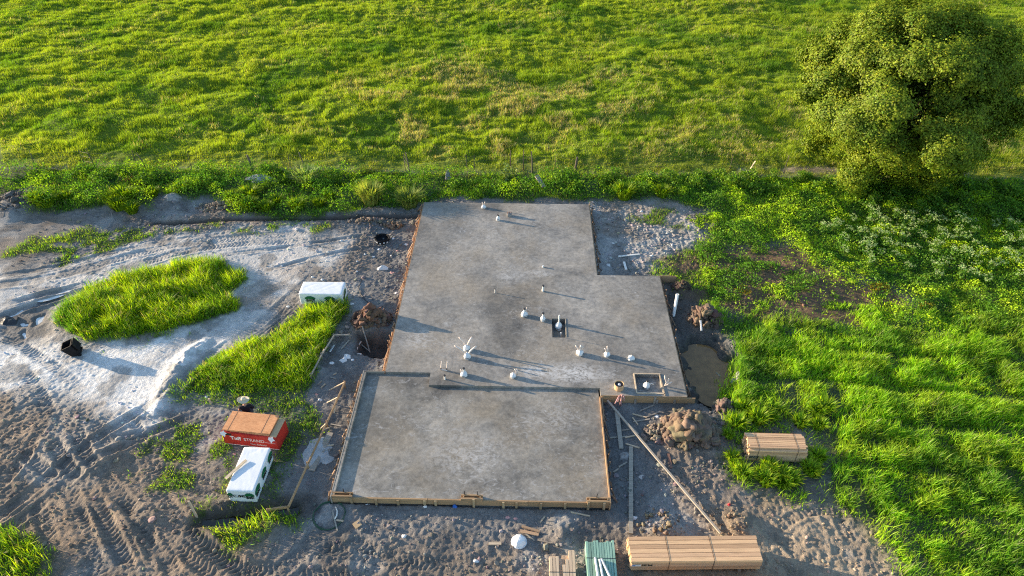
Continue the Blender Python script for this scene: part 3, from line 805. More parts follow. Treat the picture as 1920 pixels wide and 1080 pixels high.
# low herbs with broad leaves: the bank along the fence and the far half of the field
xa, ya = uniform_pts(-34, 10, 33.2, FENCE_Y + .1, 300); ka = region(WEEDS, xa, ya, .3, .5, 1.0, 5) * (.35 + .65 * sstep(.38, .55, fbm(xa * .8, ya * .8, 132, 3))) > RNG.random(len(xa)) * .9
xb, yb = uniform_pts(9, 33, 22.5, FENCE_Y - .2, 420); kb = (grass_cover(xb, yb) * sstep(24, 27.5, yb)) > RNG.random(len(xb))
xc, yc = uniform_pts(-14, -6, 15.5, 24, 160); kc = (grass_cover(xc, yc) * (1 - region(STRIP, xc, yc, .3, .3, 1, 5) * sstep(20.5, 22.5, yc))) > RNG.random(len(xc))
x = np.concatenate([xa[ka], xb[kb], xc[kc]]); y = np.concatenate([ya[ka], yb[kb], yc[kc]])
z = chunked(terrain, x, y)
bulge = sstep(.32, .68, fbm(x * .75, y * .75, 130, 3)); lowc = (y < 24) & (x < 0)
rise = np.where(lowc, .10, np.where(x > 8, .07 + .30 * bulge, .06 + .75 * bulge ** 1.5))
P = np.stack([x, y, z + rise * RNG.random(len(x)) ** .55], 1)
tn = fbm(x * .9, y * .9, 131, 3) - np.where((x < 9) & (y > 30), .08, 0)
col = lerp(np.tile(np.array([.115, .25, .022]), (len(x), 1)), np.array([.38, .54, .022]), sstep(.38, .66, tn))
leaf_mesh('weed_cover', P, RNG.uniform(.05, .13, len(x)) * np.where(lowc, .75, 1), jitter(col, .28))['kind'] = 'stuff'
print('herbs', len(x))

# clods and crumbs of earth lying on the bare ground
def ico(sub):
    bm = bmesh.new(); bmesh.ops.create_icosphere(bm, subdivisions=sub, radius=1)
    bm.verts.index_update()
    v = np.array([q.co[:] for q in bm.verts]); f = np.array([[q.index for q in p.verts] for p in bm.faces]); bm.free()
    return v, f
ICO = {1: ico(1), 2: ico(2), 3: ico(3)}
def clod_mesh(name, P, size, col, sub=1, flat=.7, rough=.35, smooth_=False):
    v, f = ICO[sub]; n = len(P)
    th = RNG.uniform(0, 2 * math.pi, n); ph = RNG.uniform(-.6, .6, n)
    ax = RNG.uniform(.7, 1.3, (n, 3)); ax[:, 2] *= flat
    disp = 1 + rough * (RNG.random((n, len(v))) - .5) * (1 if sub < 2 else .45)
    if sub >= 2:
        ph3 = RNG.uniform(0, 6, (n, 3))
        disp += rough * .8 * (np.sin(v[None, :, 0] * 3.1 + ph3[:, :1]) * np.sin(v[None, :, 1] * 3.4 + ph3[:, 1:2]) + .5 * np.sin(v[None, :, 2] * 6 + ph3[:, 2:]))
    w = v[None] * disp[..., None] * ax[:, None, :] * size[:, None, None]
    c, s = np.cos(th)[:, None], np.sin(th)[:, None]
    w = np.stack([w[..., 0] * c - w[..., 1] * s, w[..., 0] * s + w[..., 1] * c, w[..., 2]], -1)
    c, s = np.cos(ph)[:, None], np.sin(ph)[:, None]
    w = np.stack([w[..., 0] * c - w[..., 2] * s, w[..., 1], w[..., 0] * s + w[..., 2] * c], -1)
    V = (w + P[:, None, :]).reshape(-1, 3)
    L = (f[None] + (np.arange(n) * len(v))[:, None, None]).reshape(-1)
    me = mesh_np(name, V, L, np.arange(n * len(f)) * 3, M['clod'], smooth_)
    set_col(me, 'FACE', np.repeat(col, len(f), 0))
    return me
x, y = uniform_pts(-27, 13.5, 11.3, 37.5, 60)
dens = .25 + .75 * sstep(.45, .65, fbm(x * .5, y * .5, 140, 3))
for P, w in ((ROAD, -.75), (WHITE, -.6), (DARK2, .5), (BROWN2, 1.2), (RIGHTCLAY, 1.0), (DARK, .4)): dens = dens * (1 + w * region(P, x, y, .6, .5, .9, 141))
k, u, v, L = polyline(TRENCH, x, y, 1.4); dens[k] += 1.5 * np.exp(-((np.abs(v) - .6) / .4) ** 2)
dens *= 1 - np.clip(grass_cover(x, y) * 1.2, 0, 1)
inside = ((x > -6.95) & (x < 3.65) & (y > 15.1) & (y < 35.25)) & ~((x > 3.15) & (y < 20.2)) & ~((x < -5.97) & (y > 21.45)) | ((x > 3.5) & (x < 6.75) & (y > 20.2) & (y < 28.5))
for PP in (PUDDLE, WPUD): dens *= 1 - region(PP, x, y, .2, .1, 1, 2)
k = (RNG.random(len(x)) < dens * .6) & ~inside
x, y = x[k], y[k]; z = terrain(x, y)
size = np.exp(RNG.normal(math.log(.026), .55, len(x))).clip(.010, .12)
sc_, _ = soil(x, y)
C = jitter(sc_ * 1.08, .2)
tag(link('soil_clods', clod_mesh('soil_clods', np.stack([x, y, z + size * .25], 1), size, C, 1, .65)), kind='stuff')
print('clods', len(x))

# ------------------------------------------------------------------ the foundation
def cells(name, xs, ys, top, zb, mat, parent):
    """solid built from a grid of cells; top(x, y) gives a height or None"""
    mb = MB(); nx_, ny_ = len(xs) - 1, len(ys) - 1
    H_ = [[top((xs[i] + xs[i + 1]) / 2, (ys[j] + ys[j + 1]) / 2) for j in range(ny_)] for i in range(nx_)]
    g = lambda i, j: H_[i][j] if 0 <= i < nx_ and 0 <= j < ny_ and H_[i][j] is not None else zb
    for i in range(nx_):
        for j in range(ny_):
            h = H_[i][j]
            if h is None: continue
            a, b, c, d = xs[i], xs[i + 1], ys[j], ys[j + 1]
            mb.add([(a, c, h), (b, c, h), (b, d, h), (a, d, h)], [(0, 1, 2, 3)])
            for (p, q, o) in (((b, c), (b, d), g(i + 1, j)), ((a, d), (a, c), g(i - 1, j)), ((b, d), (a, d), g(i, j + 1)), ((a, c), (b, c), g(i, j - 1))):
                if o < h - 1e-6: mb.add([(*p, o), (*q, o), (*q, h), (*p, h)], [(0, 1, 2, 3)])
    me = bpy.data.meshes.new(name); me.from_pydata([tuple(p) for p in mb.v], [], mb.f); me.materials.append(mat)
    bm = bmesh.new(); bm.from_mesh(me); bmesh.ops.remove_doubles(bm, verts=bm.verts, dist=1e-4); bm.to_mesh(me); bm.free()
    return link(name, me, parent)
ST, GT = .40, .29
GX0, GX1, GY0, GY1 = -6.84, 3.10, 15.2, 21.35         # garage floor
found = empty('concrete_foundation', (0, 0, 0), 0, 'large grey stepped concrete house slab poured in the middle of the site', 'foundation')
R1 = (1.24, 1.86, 23.75, 25.05); R2 = (4.70, 5.74, 20.50, 21.50)
def main_top(x, y):
    if R1[0] < x < R1[1] and R1[2] < y < R1[3]: return .10
    if R2[0] < x < R2[1] and R2[2] < y < R2[3]: return .24
    if y > 28.45 and x > 3.57: return None
    if y < 21.4 and x < -4.0: return None
    if y < 20.68 and x < 3.16: return None
    return ST
cells('main_slab', [-5.93, -4.0, R1[0], R1[1], 3.16, 3.57, R2[0], R2[1], 6.70], [20.27, R2[2], 20.68, 21.4, R2[3], R1[2], R1[3], 28.45, 35.18], main_top, -.15, M['slab'], found)
def gar_top(x, y):
    if x > -4.003 and y > 20.677: return None
    return GT
cells('garage_slab', [GX0 + .10, -4.003, GX1 - .003], [GY0, 20.677, 21.397], gar_top, -.15, M['garage'], found)
# raised kerb of concrete along the left of the garage
mb = MB(); mb.box((GX0 + .05, (GY0 + 21.39) / 2, .125), (.098, 21.39 - GY0, .55), bev=.008)
mb.build('kerb', M['garage'], found)

def stakes_between(parent, a, b, n, out, mat, top=.40, rnd=.5, lean=.28, name='stake', z0=-.1, w=.035, kick=True):
    """rough wooden stakes and kickers along a form board from a to b"""
    a, b = Vector((*a, 0)), Vector((*b, 0)); o = Vector((*out, 0)); t = (b - a).normalized()
    for i in range(n):
        f = (i + .5 + random.uniform(-rnd, rnd)) / n
        p = a.lerp(b, min(max(f, .01), .99))
        hh = top + random.uniform(-.14, .03)
        mb = MB()
        if kick and random.random() < .68:
            q = p + o * random.uniform(.12, .36) + t * random.uniform(-.34, .05)
            zq = tz(q.x, q.y) - .03
            mb.bar((p.x + o.x * .06, p.y + o.y * .06, hh), (q.x, q.y, zq), w, w * random.uniform(.9, 1.6))
        else:
            l = t * random.uniform(-.12, .12) + o * random.uniform(.0, .1)
            mb.bar((p.x + o.x * .075 + l.x, p.y + o.y * .075 + l.y, hh + .02), (p.x + o.x * .075, p.y + o.y * .075, z0), w * 1.3, w)
        mb.build(name, mat, parent)
def form(name, label, boards, mat, cat='formwork'):
    t = empty(name, (0, 0, 0), 0, label, cat, 'wooden formwork round the slab')
    for (a, b, z0, z1, th) in boards:
        m = MB(); m.box(((a[0] + b[0]) / 2, (a[1] + b[1]) / 2, (z0 + z1) / 2), (max(th, abs(b[0] - a[0])), max(th, abs(b[1] - a[1])), z1 - z0), bev=.004)
        m.build('form_board', mat, t)
    return t
t = form('formwork', 'orange sunlit form boards and splayed stakes along the long left slab edge', [((-5.955, 21.46), (-5.955, 26.2), -.1, .398, .042), ((-5.955, 26.21), (-5.955, 31.0), -.1, .401, .042), ((-5.955, 31.01), (-5.955, 35.2), -.1, .397, .042)], M['form_wood_y'])
stakes_between(t, (-5.98, 21.6), (-5.98, 35.1), 64, (-1, 0), M['stake_wood'])
t = form('formwork', 'weathered form board with tan stakes along the left side of the garage floor', [((GX0 - .025, 15.1), (GX0 - .025, 21.47), -.1, .405, .044), ((GX0, 21.43), (-5.98, 21.43), -.1, .40, .044)], M['grey_wood'])
stakes_between(t, (GX0 - .05, 15.2), (GX0 - .05, 21.4), 26, (-1, 0), M['stake_wood'])
t = form('formwork', 'shaded form board with thin dark stakes along the right edge of the narrow slab', [((3.592, 28.5), (3.592, 35.25), -.1, .39, .038)], M['form_wood_y'])
stakes_between(t, (3.615, 28.6), (3.615, 35.1), 26, (1, 0), M['shaded_stake'], lean=.3)
MB().bar((3.63, 35.1, -.1), (3.63, 35.1, .62), .05, .04).build('stake', M['stake_front'], t)
t = form('formwork', 'shaded form board with thin dark stakes on the right wing beside the muddy puddle', [((6.722, 20.3), (6.722, 28.47), -.1, .385, .038), ((6.74, 28.47), (7.55, 28.47), .0, .40, .045)], M['form_wood_y'])
stakes_between(t, (6.745, 20.4), (6.745, 28.3), 30, (1, 0), M['shaded_stake'])
t = form('formwork', 'form board end with upright stakes in front of the right wing', [((3.18, 20.238), (7.05, 20.238), -.02, .36, .045), ((3.2, 20.26), (6.7, 20.26), .3, .405, .02)], M['form_wood'])
for px in (1130, 1157, 1192, 1228, 1233, 1266):
    X0 = at(px, 745, .36)[0]
    MB().bar((X0, 20.19, -.12), (X0 + random.uniform(-.02, .02), 20.19, .26 if px != 1228 else .39), .085, .04).build('stake', M['grey_wood'], t)
t = form('formwork', 'tan form board along the right side of the garage floor', [((3.128, 15.1), (3.128, 18.6), -.1, .398, .05), ((3.128, 18.62), (3.128, 20.2), -.1, .40, .05), ((3.20, 18.9), (3.20, 20.2), .05, .36, .05)], M['form_wood_y'])
stakes_between(t, (3.155, 15.3), (3.155, 19.9), 13, (1, 0), M['shaded_stake'])
t = form('formwork', 'tan front form board of the garage floor with short upright stakes', [((-6.86, 15.165), (-3.4, 15.165), .02, .30, .06), ((-3.39, 15.165), (.2, 15.165), .02, .298, .06), ((.21, 15.165), (3.17, 15.165), .02, .302, .06)], M['form_wood'])
for px in (657, 703, 745, 795, 816, 888, 968, 1014, 1060, 944, 1103, 1133):
    X0 = at(px, 942, .28)[0]
    z1 = {657: .37, 1103: .39, 1133: .38, 888: .42}.get(px, .285)
    MB().bar((X0, 15.105, -.12), (X0 + random.uniform(-.015, .015), 15.105, z1), .085, .045).build('stake', M['stake_front'], t)
for (xa, xb, hh) in ((-6.86, -6.1, .40), (-2.2, -1.42, .40), (2.30, 3.15, .40)):
    m = MB(); m.box(((xa + xb) / 2, 15.165, .353), (xb - xa, .062, .10)); m.build('end_block', M['form_wood'], t)
    m = MB(); m.box(((xa + xb) / 2, 15.30, .349), (xb - xa, .045, .12)); m.build('end_block', M['form_wood'], t)
    for k_ in (.12, .88): m = MB(); m.box((xa + (xb - xa) * k_, 15.235, .36), (.045, .085, .09)); m.build('spacer', M['form_wood'], t)
    for k_ in ((.55,) if xa < -6 else (.15, .75) if xa < 0 else (.4,)): MB().bar((xa + (xb - xa) * k_, 15.33, .28), (xa + (xb - xa) * k_ + .02, 15.30, .62), .03, .03).build('anchor_bolt', M['wire'], t)
# recess frame at the right wing
t = empty('recess_frame', (0, 0, 0), 0, 'pale wooden strips framing the shower recess at the front right of the slab', 'frame')
for (a, b) in (((4.66, 20.42), (4.66, 21.54)), ((4.68, 21.54), (5.78, 21.54)), ((5.80, 20.30), (5.74, 21.52)), ((4.68, 20.42), (5.80, 20.40))):
    MB().bar((*a, .415), (*b, .415), .05, .03).build('strip', M['pale_wood'], t)
t = empty('recess_frame', (0, 0, 0), 0, 'thin grey strips round the dark drain recess in the middle of the slab', 'frame')
for (a, b) in (((1.23, 25.07), (1.87, 25.07)), ((1.88, 23.8), (1.88, 25.05))):
    MB().bar((*a, .408), (*b, .408), .03, .016).build('strip', M['grey_wood'], t)
MB().bar((1.84, 23.74, .40), (1.86, 23.74, .68), .02, .02).build('stake', M['grey_wood'], t)

# ------------------------------------------------------------------ plumbing that sticks out of the slab
def bulb(r, h, seed, lump=.16, n=14, neck=.35):
    rs = random.Random(seed); mb = MB()
    prof = [(r * .80, 0), (r * 1.0, h * .12), (r * 1.04, h * .35), (r * .95, h * .58), (r * .66, h * .8), (r * neck, h * .95), (r * neck * .8, h)]
    v = []; f = []
    for i, (q, z) in enumerate(prof):
        for k in range(n):
            th = 2 * math.pi * k / n
            w = q * (1 + lump * (rs.random() - .5) + .07 * math.sin(3 * th + seed))
            v.append((w * math.cos(th), w * math.sin(th), z))
    for i in range(len(prof) - 1):
        for k in range(n): f.append((i * n + k, i * n + (k + 1) % n, (i + 1) * n + (k + 1) % n, (i + 1) * n + k))
    f.append(tuple((len(prof) - 1) * n + k for k in range(n)))
    return mb.add(v, f)
PIPEG = 'plumbing stubs on the slab'
def stub(px, py, label, r=.12, h=.26, pipe=0.0, ears=(), z=ST, prad=.035, cap=True, tape=True, name='pipe_stub'):
    loc = at(px, py, z)
    t = empty(name, (*loc, z), random.uniform(-.3, .3), label, 'pipe stub', PIPEG)
    if r: bulb(r, h, int(px)).build('plastic_wrap', M['wrap_white'], t, True)
    if tape and r:
        m = MB(); n = 14
        m.lathe([(r * 1.055, h * .30), (r * 1.07, h * .34), (r * 1.055, h * .38)], n); m.build('tape_band', M['dark_cap'], t, True)
    if pipe:
        m = MB(); m.tube([(0, 0, h * .55 if r else 0), (.005, 0, h + pipe)], prad, 10); m.build('pipe', M['white_pvc'], t, False)
        if cap: m = MB(); m.tube([(.005, 0, h + pipe - .05), (.005, 0, h + pipe + .012)], prad * 1.12, 10); m.build('pipe_cap', M['dark_cap'], t)
    for (x0, x1, y1, l, rr) in ears:
        P = [(x0, 0, (h * .6 if r else 0)), (x0 + (x1 - x0) * .35, y1 * .3, h + l * .35), (x0 + (x1 - x0) * .7, y1 * .7, h + l * .72), (x1, y1, h + l)]
        m = MB(); m.tube(P, rr * 1.3, 8); m.build('flexible_tube', M['flex_tube'], t, True)
    return t
W = 'white plastic-wrapped pipe stub '
stub(907, 390, W + 'closest to the back edge of the slab', .13, .22, .0, ((-.03, -.08, 0, .16, .018), (.03, .09, 0, .2, .018)))
stub(934, 413, W + 'with a black neck near the back of the slab', .10, .3, .06, ((.02, .07, 0, .08, .016),), prad=.05)
t = empty('pipe_stub', (*at(955, 405, ST), ST), .2, 'squat grey-brown box of pipe ends near the back of the slab', 'pipe stub', PIPEG)
m = MB(); m.box((0, 0, .09), (.26, .2, .18), bev=.02); m.build('box', M['rock'], t)
for dx in (-.09, 0, .1): m = MB(); m.tube([(dx, 0, .15), (dx, .01, .27)], .028, 8); m.build('pipe', M['rust'], t)
stub(1018, 501, 'tiny tan pipe end lying low on the bare middle of the slab', 0, .0, .10, (), prad=.05, cap=False)
stub(928, 549, 'thin single rod standing alone on the left half of the slab', 0, 0, .26, (), prad=.02)
stub(1018, 546, 'bare white pipe with hooked cap standing alone behind the drain recess', .06, .16, .2, ((.02, .06, 0, .12, .02),), tape=False, prad=.05)
stub(983, 592, W + 'with one ear, left of the bottle-shaped stub', .15, .28, .16, ((.06, .13, 0, .2, .018),), prad=.045)
stub(1018, 601, 'white bottle-shaped pipe stub with black cap left of the drain recess', .12, .26, .2, (), prad=.05)
stub(1047, 617, 'white wrapped drain pipe standing inside the dark square recess', .17, .42, .42, (), .10, .04, cap=False)
stub(1051, 631, 'short white pipe leaning inside the dark square recess', 0, 0, .24, (), .10, .035, cap=False)
stub(875, 656, W + 'with two curved tubes, the farther of a close pair', .15, .3, .0, ((-.02, -.30, .05, .40, .022), (.03, .25, .1, .36, .03)))
stub(876, 671, W + 'with wide curved tubes, the nearer of a close pair', .15, .3, .0, ((-.03, -.52, .1, .36, .022), (.03, .42, .12, .26, .03)))
t = empty('pipe_stub', (*at(832, 694, ST), ST), -.1, 'pair of slim white rods with dark feet joined by a low pipe', 'pipe stub', PIPEG)
for dx in (-.12, .13):
    m = MB(); m.tube([(dx, 0, 0), (dx + .01, 0, .14)], .026, 8); m.build('foot', M['dark_cap'], t)
    m = MB(); m.tube([(dx + .01, 0, .14), (dx + .06, .02, .52)], .024, 8); m.build('rod', M['flex_tube'], t)
m = MB(); m.tube([(-.12, -.01, .03), (.16, -.03, .03)], .025, 8); m.build('link_pipe', M['flex_tube'], t)
stub(834, 711, 'short bare white pipe with dark cap beside the step of the slab', 0, 0, .24, (), prad=.04)
stub(870, 704, W + 'with tall capped neck near the garage step', .15, .24, .2, ((-.1, -.15, 0, .06, .022),), prad=.045)
stub(962, 707, W + 'and two upright tubes at its side near the garage step', .13, .24, .0, ((.16, .08, 0, .22, .02), (.2, .16, 0, .22, .02)))
stub(1087, 664, W + 'with three ear-like tubes, leftmost of a row of three', .16, .25, .0, ((-.05, -.2, 0, .24, .02), (0, .02, 0, .27, .03), (.06, .12, 0, .22, .02)))
stub(1138, 667, W + 'with two ear-like tubes, middle of a row of three', .14, .22, .0, ((-.02, -.13, 0, .22, .02), (.02, -.03, 0, .34, .022)))
stub(1183, 674, 'low round white wrapped pipe stub without tubes, rightmost of a row of three', .15, .22, .0, ((0, .02, 0, .03, .03),))
stub(1212, 727, 'white bottle-shaped pipe stub inside the framed recess', .15, .3, .14, ((.1, .28, .05, -.1, .02),), .24, .05)
t = empty('pipe_stub', (*at(1246, 724, ST), ST), 0, 'bare branching white tubes like antlers beside the framed recess', 'pipe stub', PIPEG)
for P in ([(0, 0, 0), (.06, .02, .2), (-.02, .04, .38), (-.06, .05, .55)], [(.02, 0, 0), (.1, 0, .2), (.13, .03, .42)], [(.02, 0, .04), (.14, -.02, .16), (.26, 0, .26)]):
    m = MB(); m.tube(P, .024, 8); m.build('tube', M['flex_tube'], t, True)
# carton tube
loc = at(1160, 729, ST)
t = empty('carton_drum', (*loc, ST), .1, 'round tan carton drum open at the top on the front right of the slab', 'drum')
m = MB(); m.lathe([(.17, 0), (.2, .05), (.2, .30), (.185, .30), (.18, .12), (0, .12)], 18); m.build('wall', M['tan_board'], t)
m = MB(); m.lathe([(.178, .122), (.178, .24), (.0, .235)], 18); m.build('dark_inside', M['dark_cap'], t)  # dark lining and disc below the rim
m = MB(); m.lathe([(.07, .23), (.06, .27), (0, .29)], 10); m.build('crumpled_paper', M['wrap_white'], t)
# bundle of tubes hanging over the front form
t = empty('tube_bundle', (*at(1163, 743, .4), .4), 0, 'tangle of brown-pink tubes drooping over the front form board of the right wing', 'tubes')
for P in ([(0, .04, .02), (-.1, -.16, .12), (-.2, -.3, -.02), (-.24, -.34, -.08)], [(.02, .05, .02), (.06, -.1, .16), (.02, -.2, .05), (-.02, -.24, -.32)], [(.05, .05, .02), (.12, -.08, .14), (.14, -.2, -.05)], [(0, .05, .02), (-.06, -.08, .1), (-.1, -.22, -.1)], [(.04, .02, .02), (.02, -.14, .1), (.04, -.24, -.3)]):
    m = MB(); m.tube(P, .026, 7); m.build('tube', M['litter_pink'], t, True)

# ------------------------------------------------------------------ stacks of material
def text_obj(name, s, size, mat, parent, M4, bold=0.0, sx=1.0):
    cu = bpy.data.curves.new(name, 'FONT'); cu.body = s; cu.size = size; cu.extrude = .002; cu.offset = bold
    cu.align_x = 'CENTER'; cu.align_y = 'CENTER'
    tmp = bpy.data.objects.new(name, cu); COL.objects.link(tmp)
    dg = bpy.context.evaluated_depsgraph_get()
    me = bpy.data.meshes.new_from_object(tmp.evaluated_get(dg))
    bpy.data.objects.remove(tmp); bpy.data.curves.remove(cu)
    me.materials.clear(); me.materials.append(mat)
    o = link(name, me, parent); o.matrix_local = M4 @ Matrix.Diagonal((sx, 1, 1, 1)); return o
def face_M(c, xdir, zdir):
    x = Vector(xdir).normalized(); z = Vector(zdir).normalized(); y = z.cross(x)
    m = Matrix((x, y, z)).transposed().to_4x4(); m.translation = Vector(c); return m
def ground_z(pts_): return min(tz(*p) for p in pts_)
def lumber(label, c, L, Wd, Hh, rz, rows, cols, mat, axis='X', straps=(.25, .8), ragged=.03, skip=(), z=None, out=None, over=None):
    zb = tz(*c) if z is None else z
    t = empty('lumber_bundle', (c[0], c[1], zb), rz, label, 'lumber', 'lumber bundles')
    for s in (-.35, .35):                                     # bearers underneath
        m = MB(); m.box((s * L, 0, .03) if axis == 'X' else (0, s * L, .03), (.09, Wd * .98, .10) if axis == 'X' else (Wd * .98, .09, .10)); m.build('bearer', M['grey_wood'], t)
    dz, dw = Hh / rows, Wd / cols
    for r in range(rows):
        for q in range(cols):
            if (r, q) in skip: continue
            off = random.gauss(0, ragged); l = L * (1 + random.gauss(0, .004))
            if over and (r, q) in over: off += over[(r, q)]
            zz = .082 + (r + .5) * dz; ww = -Wd / 2 + (q + .5) * dw
            j = random.uniform(-.004, .004)
            m = MB()
            if axis == 'X': m.box((0, 0, 0), (l, dw - .006, dz - .005), bev=.006)
            else: m.box((0, 0, 0), (dw - .006, l, dz - .005), bev=.006)
            o = m.build('board', mat, t)
            o.location = (off, ww + j, zz) if axis == 'X' else (ww + j, off, zz)
    e = .006
    for s in straps:
        p = (s - .5) * L; m = MB()
        a, b, z0, z1 = -Wd / 2 - e, Wd / 2 + e, .075, .082 + Hh + e
        lp = [(a, z0), (a, z1), (b, z1), (b, z0)]
        for i in range(4):
            A, B = lp[i], lp[(i + 1) % 4]
            if axis == 'X': m.bar((p, *A), (p, *B), .003, .016, (1, 0, 0))
            else: m.bar((A[0], p, A[1]), (B[0], p, B[1]), .003, .016, (0, 1, 0))
        m.build('strap', M['strap'], t)
    return t
t = lumber('short bundle of pale tan studs lying in the grass right of the dirt pile', (9.62, 17.78), 2.18, .88, .66, -.01, 9, 10, M['pine'], straps=(.16, .83), ragged=.035, skip=((8, 0), (8, 9)))
m = MB(); m.box((-.86, -.446, .30), (.34, .006, .13)); m.build('stamp', M['print_black'], t)
text_obj('stamp_text', 'S-DRY', .1, M['pale_wood'], t, face_M((-.86, -.452, .30), (1, 0, 0), (0, -1, 0)))
t = lumber('longest bundle of pinkish planks at the bottom edge of the site', (5.72, 13.2), 4.3, .92, .62, .035, 6, 6, M['pine'], straps=(.29, .63), ragged=.012, skip=((0, 0),))
m = MB(); m.box((-1.98, -.467, .49), (.30, .006, .09)); m.build('paper_tag', M['print_white'], t)
m = MB(); m.box((-2.06, -.471, .49), (.1, .006, .05)); m.build('tag_print', M['print_blue'], t)
text_obj('stamp_text', 'S4S 2x6', .11, M['print_black'], t, face_M((-1.62, -.462, .49), (1, 0, 0), (0, -1, 0)), .004)
lumber('long pale bundle only just showing at the bottom edge below the longest bundle', (6.25, 11.80), 4.4, .8, .5, .03, 5, 5, M['pale_wood'], straps=(.3, .7), ragged=.015)
t = lumber('bundle of green treated boards with white pipes lying on it', (2.62, 11.95), 3.1, .96, .52, .0, 6, 11, M['green_wood'], 'Y', straps=(.31, .8), ragged=.03)
lumber('small loose bundle of pale cream boards left of the green boards', (1.36, 11.6), 2.8, .86, .32, .01, 3, 8, M['pale_wood_y'], 'Y', straps=(.3, .8), ragged=.06, over={(2, 6): .24, (2, 7): .26, (2, 4): -.3, (2, 5): -.1, (1, 7): .1}, skip=((2, 3),) )
zt = tz(2.62, 11.95) + .082 + .52
for i, (a, b) in enumerate((((2.42, 12.85), (2.52, 11.6)), ((2.56, 12.8), (2.68, 11.5)), ((2.62, 12.82), (3.02, 11.75)))):
    m = MB(); m.tube([(*a, zt + .05), (*b, zt + .05)], .042, 10)
    o = m.build('plastic_pipe', M['white_pvc']); tag(o, ['straight white pipe, leftmost of the three on the green boards', 'white pipe in the middle of the three on the green boards', 'slanting white pipe, rightmost of the three on the green boards'][i], 'pipe', 'white pipes on the green boards')

def soft_box(d, seed, bev=.03, cuts=9, amp=.0045, sag=0.0):
    bm = bmesh.new(); bmesh.ops.create_cube(bm, size=1)
    for q in bm.verts: q.co = Vector((q.co.x * d[0], q.co.y * d[1], q.co.z * d[2] + d[2] / 2))
    bmesh.ops.subdivide_edges(bm, edges=bm.edges[:], cuts=cuts * 3, use_grid_fill=True)
    P = np.array([q.co[:] for q in bm.verts])
    hx, hy, hz = d[0] / 2 - bev, d[1] / 2 - bev, d[2] - bev
    cl = np.stack([np.clip(P[:, 0], -hx, hx), np.clip(P[:, 1], -hy, hy), np.clip(P[:, 2], 0, hz)], 1)
    dv = P - cl; l = np.linalg.norm(dv, axis=1)[:, None]
    Q = np.where(l > 1e-9, cl + dv / (l + 1e-9) * np.minimum(l, bev), P)
    nz = fbm(Q[:, 0] * 4.5 + Q[:, 1] * 3 + seed, Q[:, 2] * 5 + Q[:, 1] * 2.2 + Q[:, 0], seed, 3) - .5
    rid = np.abs(vn(Q[:, 0] * 3.4 - Q[:, 1] * 5.2 + 9, (Q[:, 0] + Q[:, 1]) * 1.1 + Q[:, 2] * 2, seed + 4) - .5) * 2
    top = Q[:, 2] > d[2] - bev * 1.2
    Q[:, 2] += np.where(top, amp * (nz * 2 - 1.2 * sstep(.15, 0, rid)), 0)
    if sag: Q[:, 2] -= np.where(top, sag * np.cos(Q[:, 0] / d[0] * 2) * 0.5, 0)
    side = ~top
    nn = np.where((np.abs(Q[:, 1]) > hy)[:, None], np.stack([0 * nz, np.sign(Q[:, 1]), 0 * nz], 1), np.stack([np.sign(Q[:, 0]), 0 * nz, 0 * nz], 1))
    Q += nn * (side * amp * 1.6 * nz)[:, None] * sstep(0, .3, 1 - Q[:, 2] / d[2] + .3)[:, None]
    for q, p in zip(bm.verts, Q): q.co = p
    me = bpy.data.meshes.new('wrap'); bm.to_mesh(me); bm.free()
    me.polygons.foreach_set('use_smooth', [True] * len(me.polygons)); return me
def logo(parent, c, xd, zd, w, h, word):
    """green half-oval over black lettering, printed on the film"""
    n = 18
    P = [(w / 2 * math.cos(math.pi * k / n), h * .42 * math.sin(math.pi * k / n)) for k in range(n + 1)]
    inner = [(w * .40 * math.cos(math.pi * k / n), -.02 * h + h * .02 * math.sin(math.pi * k / n)) for k in range(n, -1, -1)]
    m = MB(); m.prism(P + inner, 0, .003)
    o = m.build('logo', M['print_green'], parent); o.matrix_local = face_M(c, xd, zd)
    t_ = text_obj('logo_text', word, h * .52, M['print_black'], o, Matrix.Translation((0, -h * .24, .001)), .012 * h * 2, w * .82 / (h * .52 * .68 * len(word)))
def wrapped(label, c, d, rz, seed, z):
    t = empty('wrapped_bundle', (*c, z), rz, label, 'wrapped bundle', 'white wrapped bundles')
    for s in (-.32, .32):
        m = MB(); m.box((s * d[0] if d[0] > d[1] else 0, s * d[1] if d[1] > d[0] else 0, .035), (.1, d[1] * .95, .09) if d[0] > d[1] else (d[0] * .95, .1, .09)); m.build('bearer', M['grey_wood'], t)
    me = soft_box((d[0], d[1], d[2] - .07), seed); me.materials.append(M['wrap_film'])
    o = link('wrap', me, t); o.location = (0, 0, .07)
    return t
d1 = (2.07, .96, .72)
t = wrapped('white wrapped bundle beside the grass strip with two green logos facing the camera', (-9.82, 26.64), d1, .003, 5, tz(-9.8, 26.6) - .02)
for xx in (-.52, .42): logo(t, (xx, -d1[1] / 2 - .014, .42), (1, 0, 0), (0, -1, 0), .52, .40, 'GRANDY')
logo(t, (d1[0] / 2 + .014, .05, .42), (0, 1, 0), (1, 0, 0), .5, .36, 'GRANDY')
m = MB(); m.box((d1[0] / 2 + .02, -.24, .3), (.01, .22, .2)); m.build('torn_flap', M['print_black'], t)
d2 = (1.0, 1.96, .70)
t = wrapped('white wrapped bundle standing end-on in front of the red panel stack', (-10.03, 16.02), d2, -.012, 9, tz(-10, 16) - .03)
for yy in (-.72, .02, .74): logo(t, (d2[0] / 2 + .014, yy, .44), (0, 1, 0), (1, 0, 0), .5, .42, 'GRANDY')
logo(t, (.30, -d2[1] / 2 - .014, .42), (1, 0, 0), (0, -1, 0), .36, .40, 'GRANDY')
logo(t, (-.40, -d2[1] / 2 - .014, .44), (1, 0, 0), (0, -1, 0), .2, .34, 'DY')
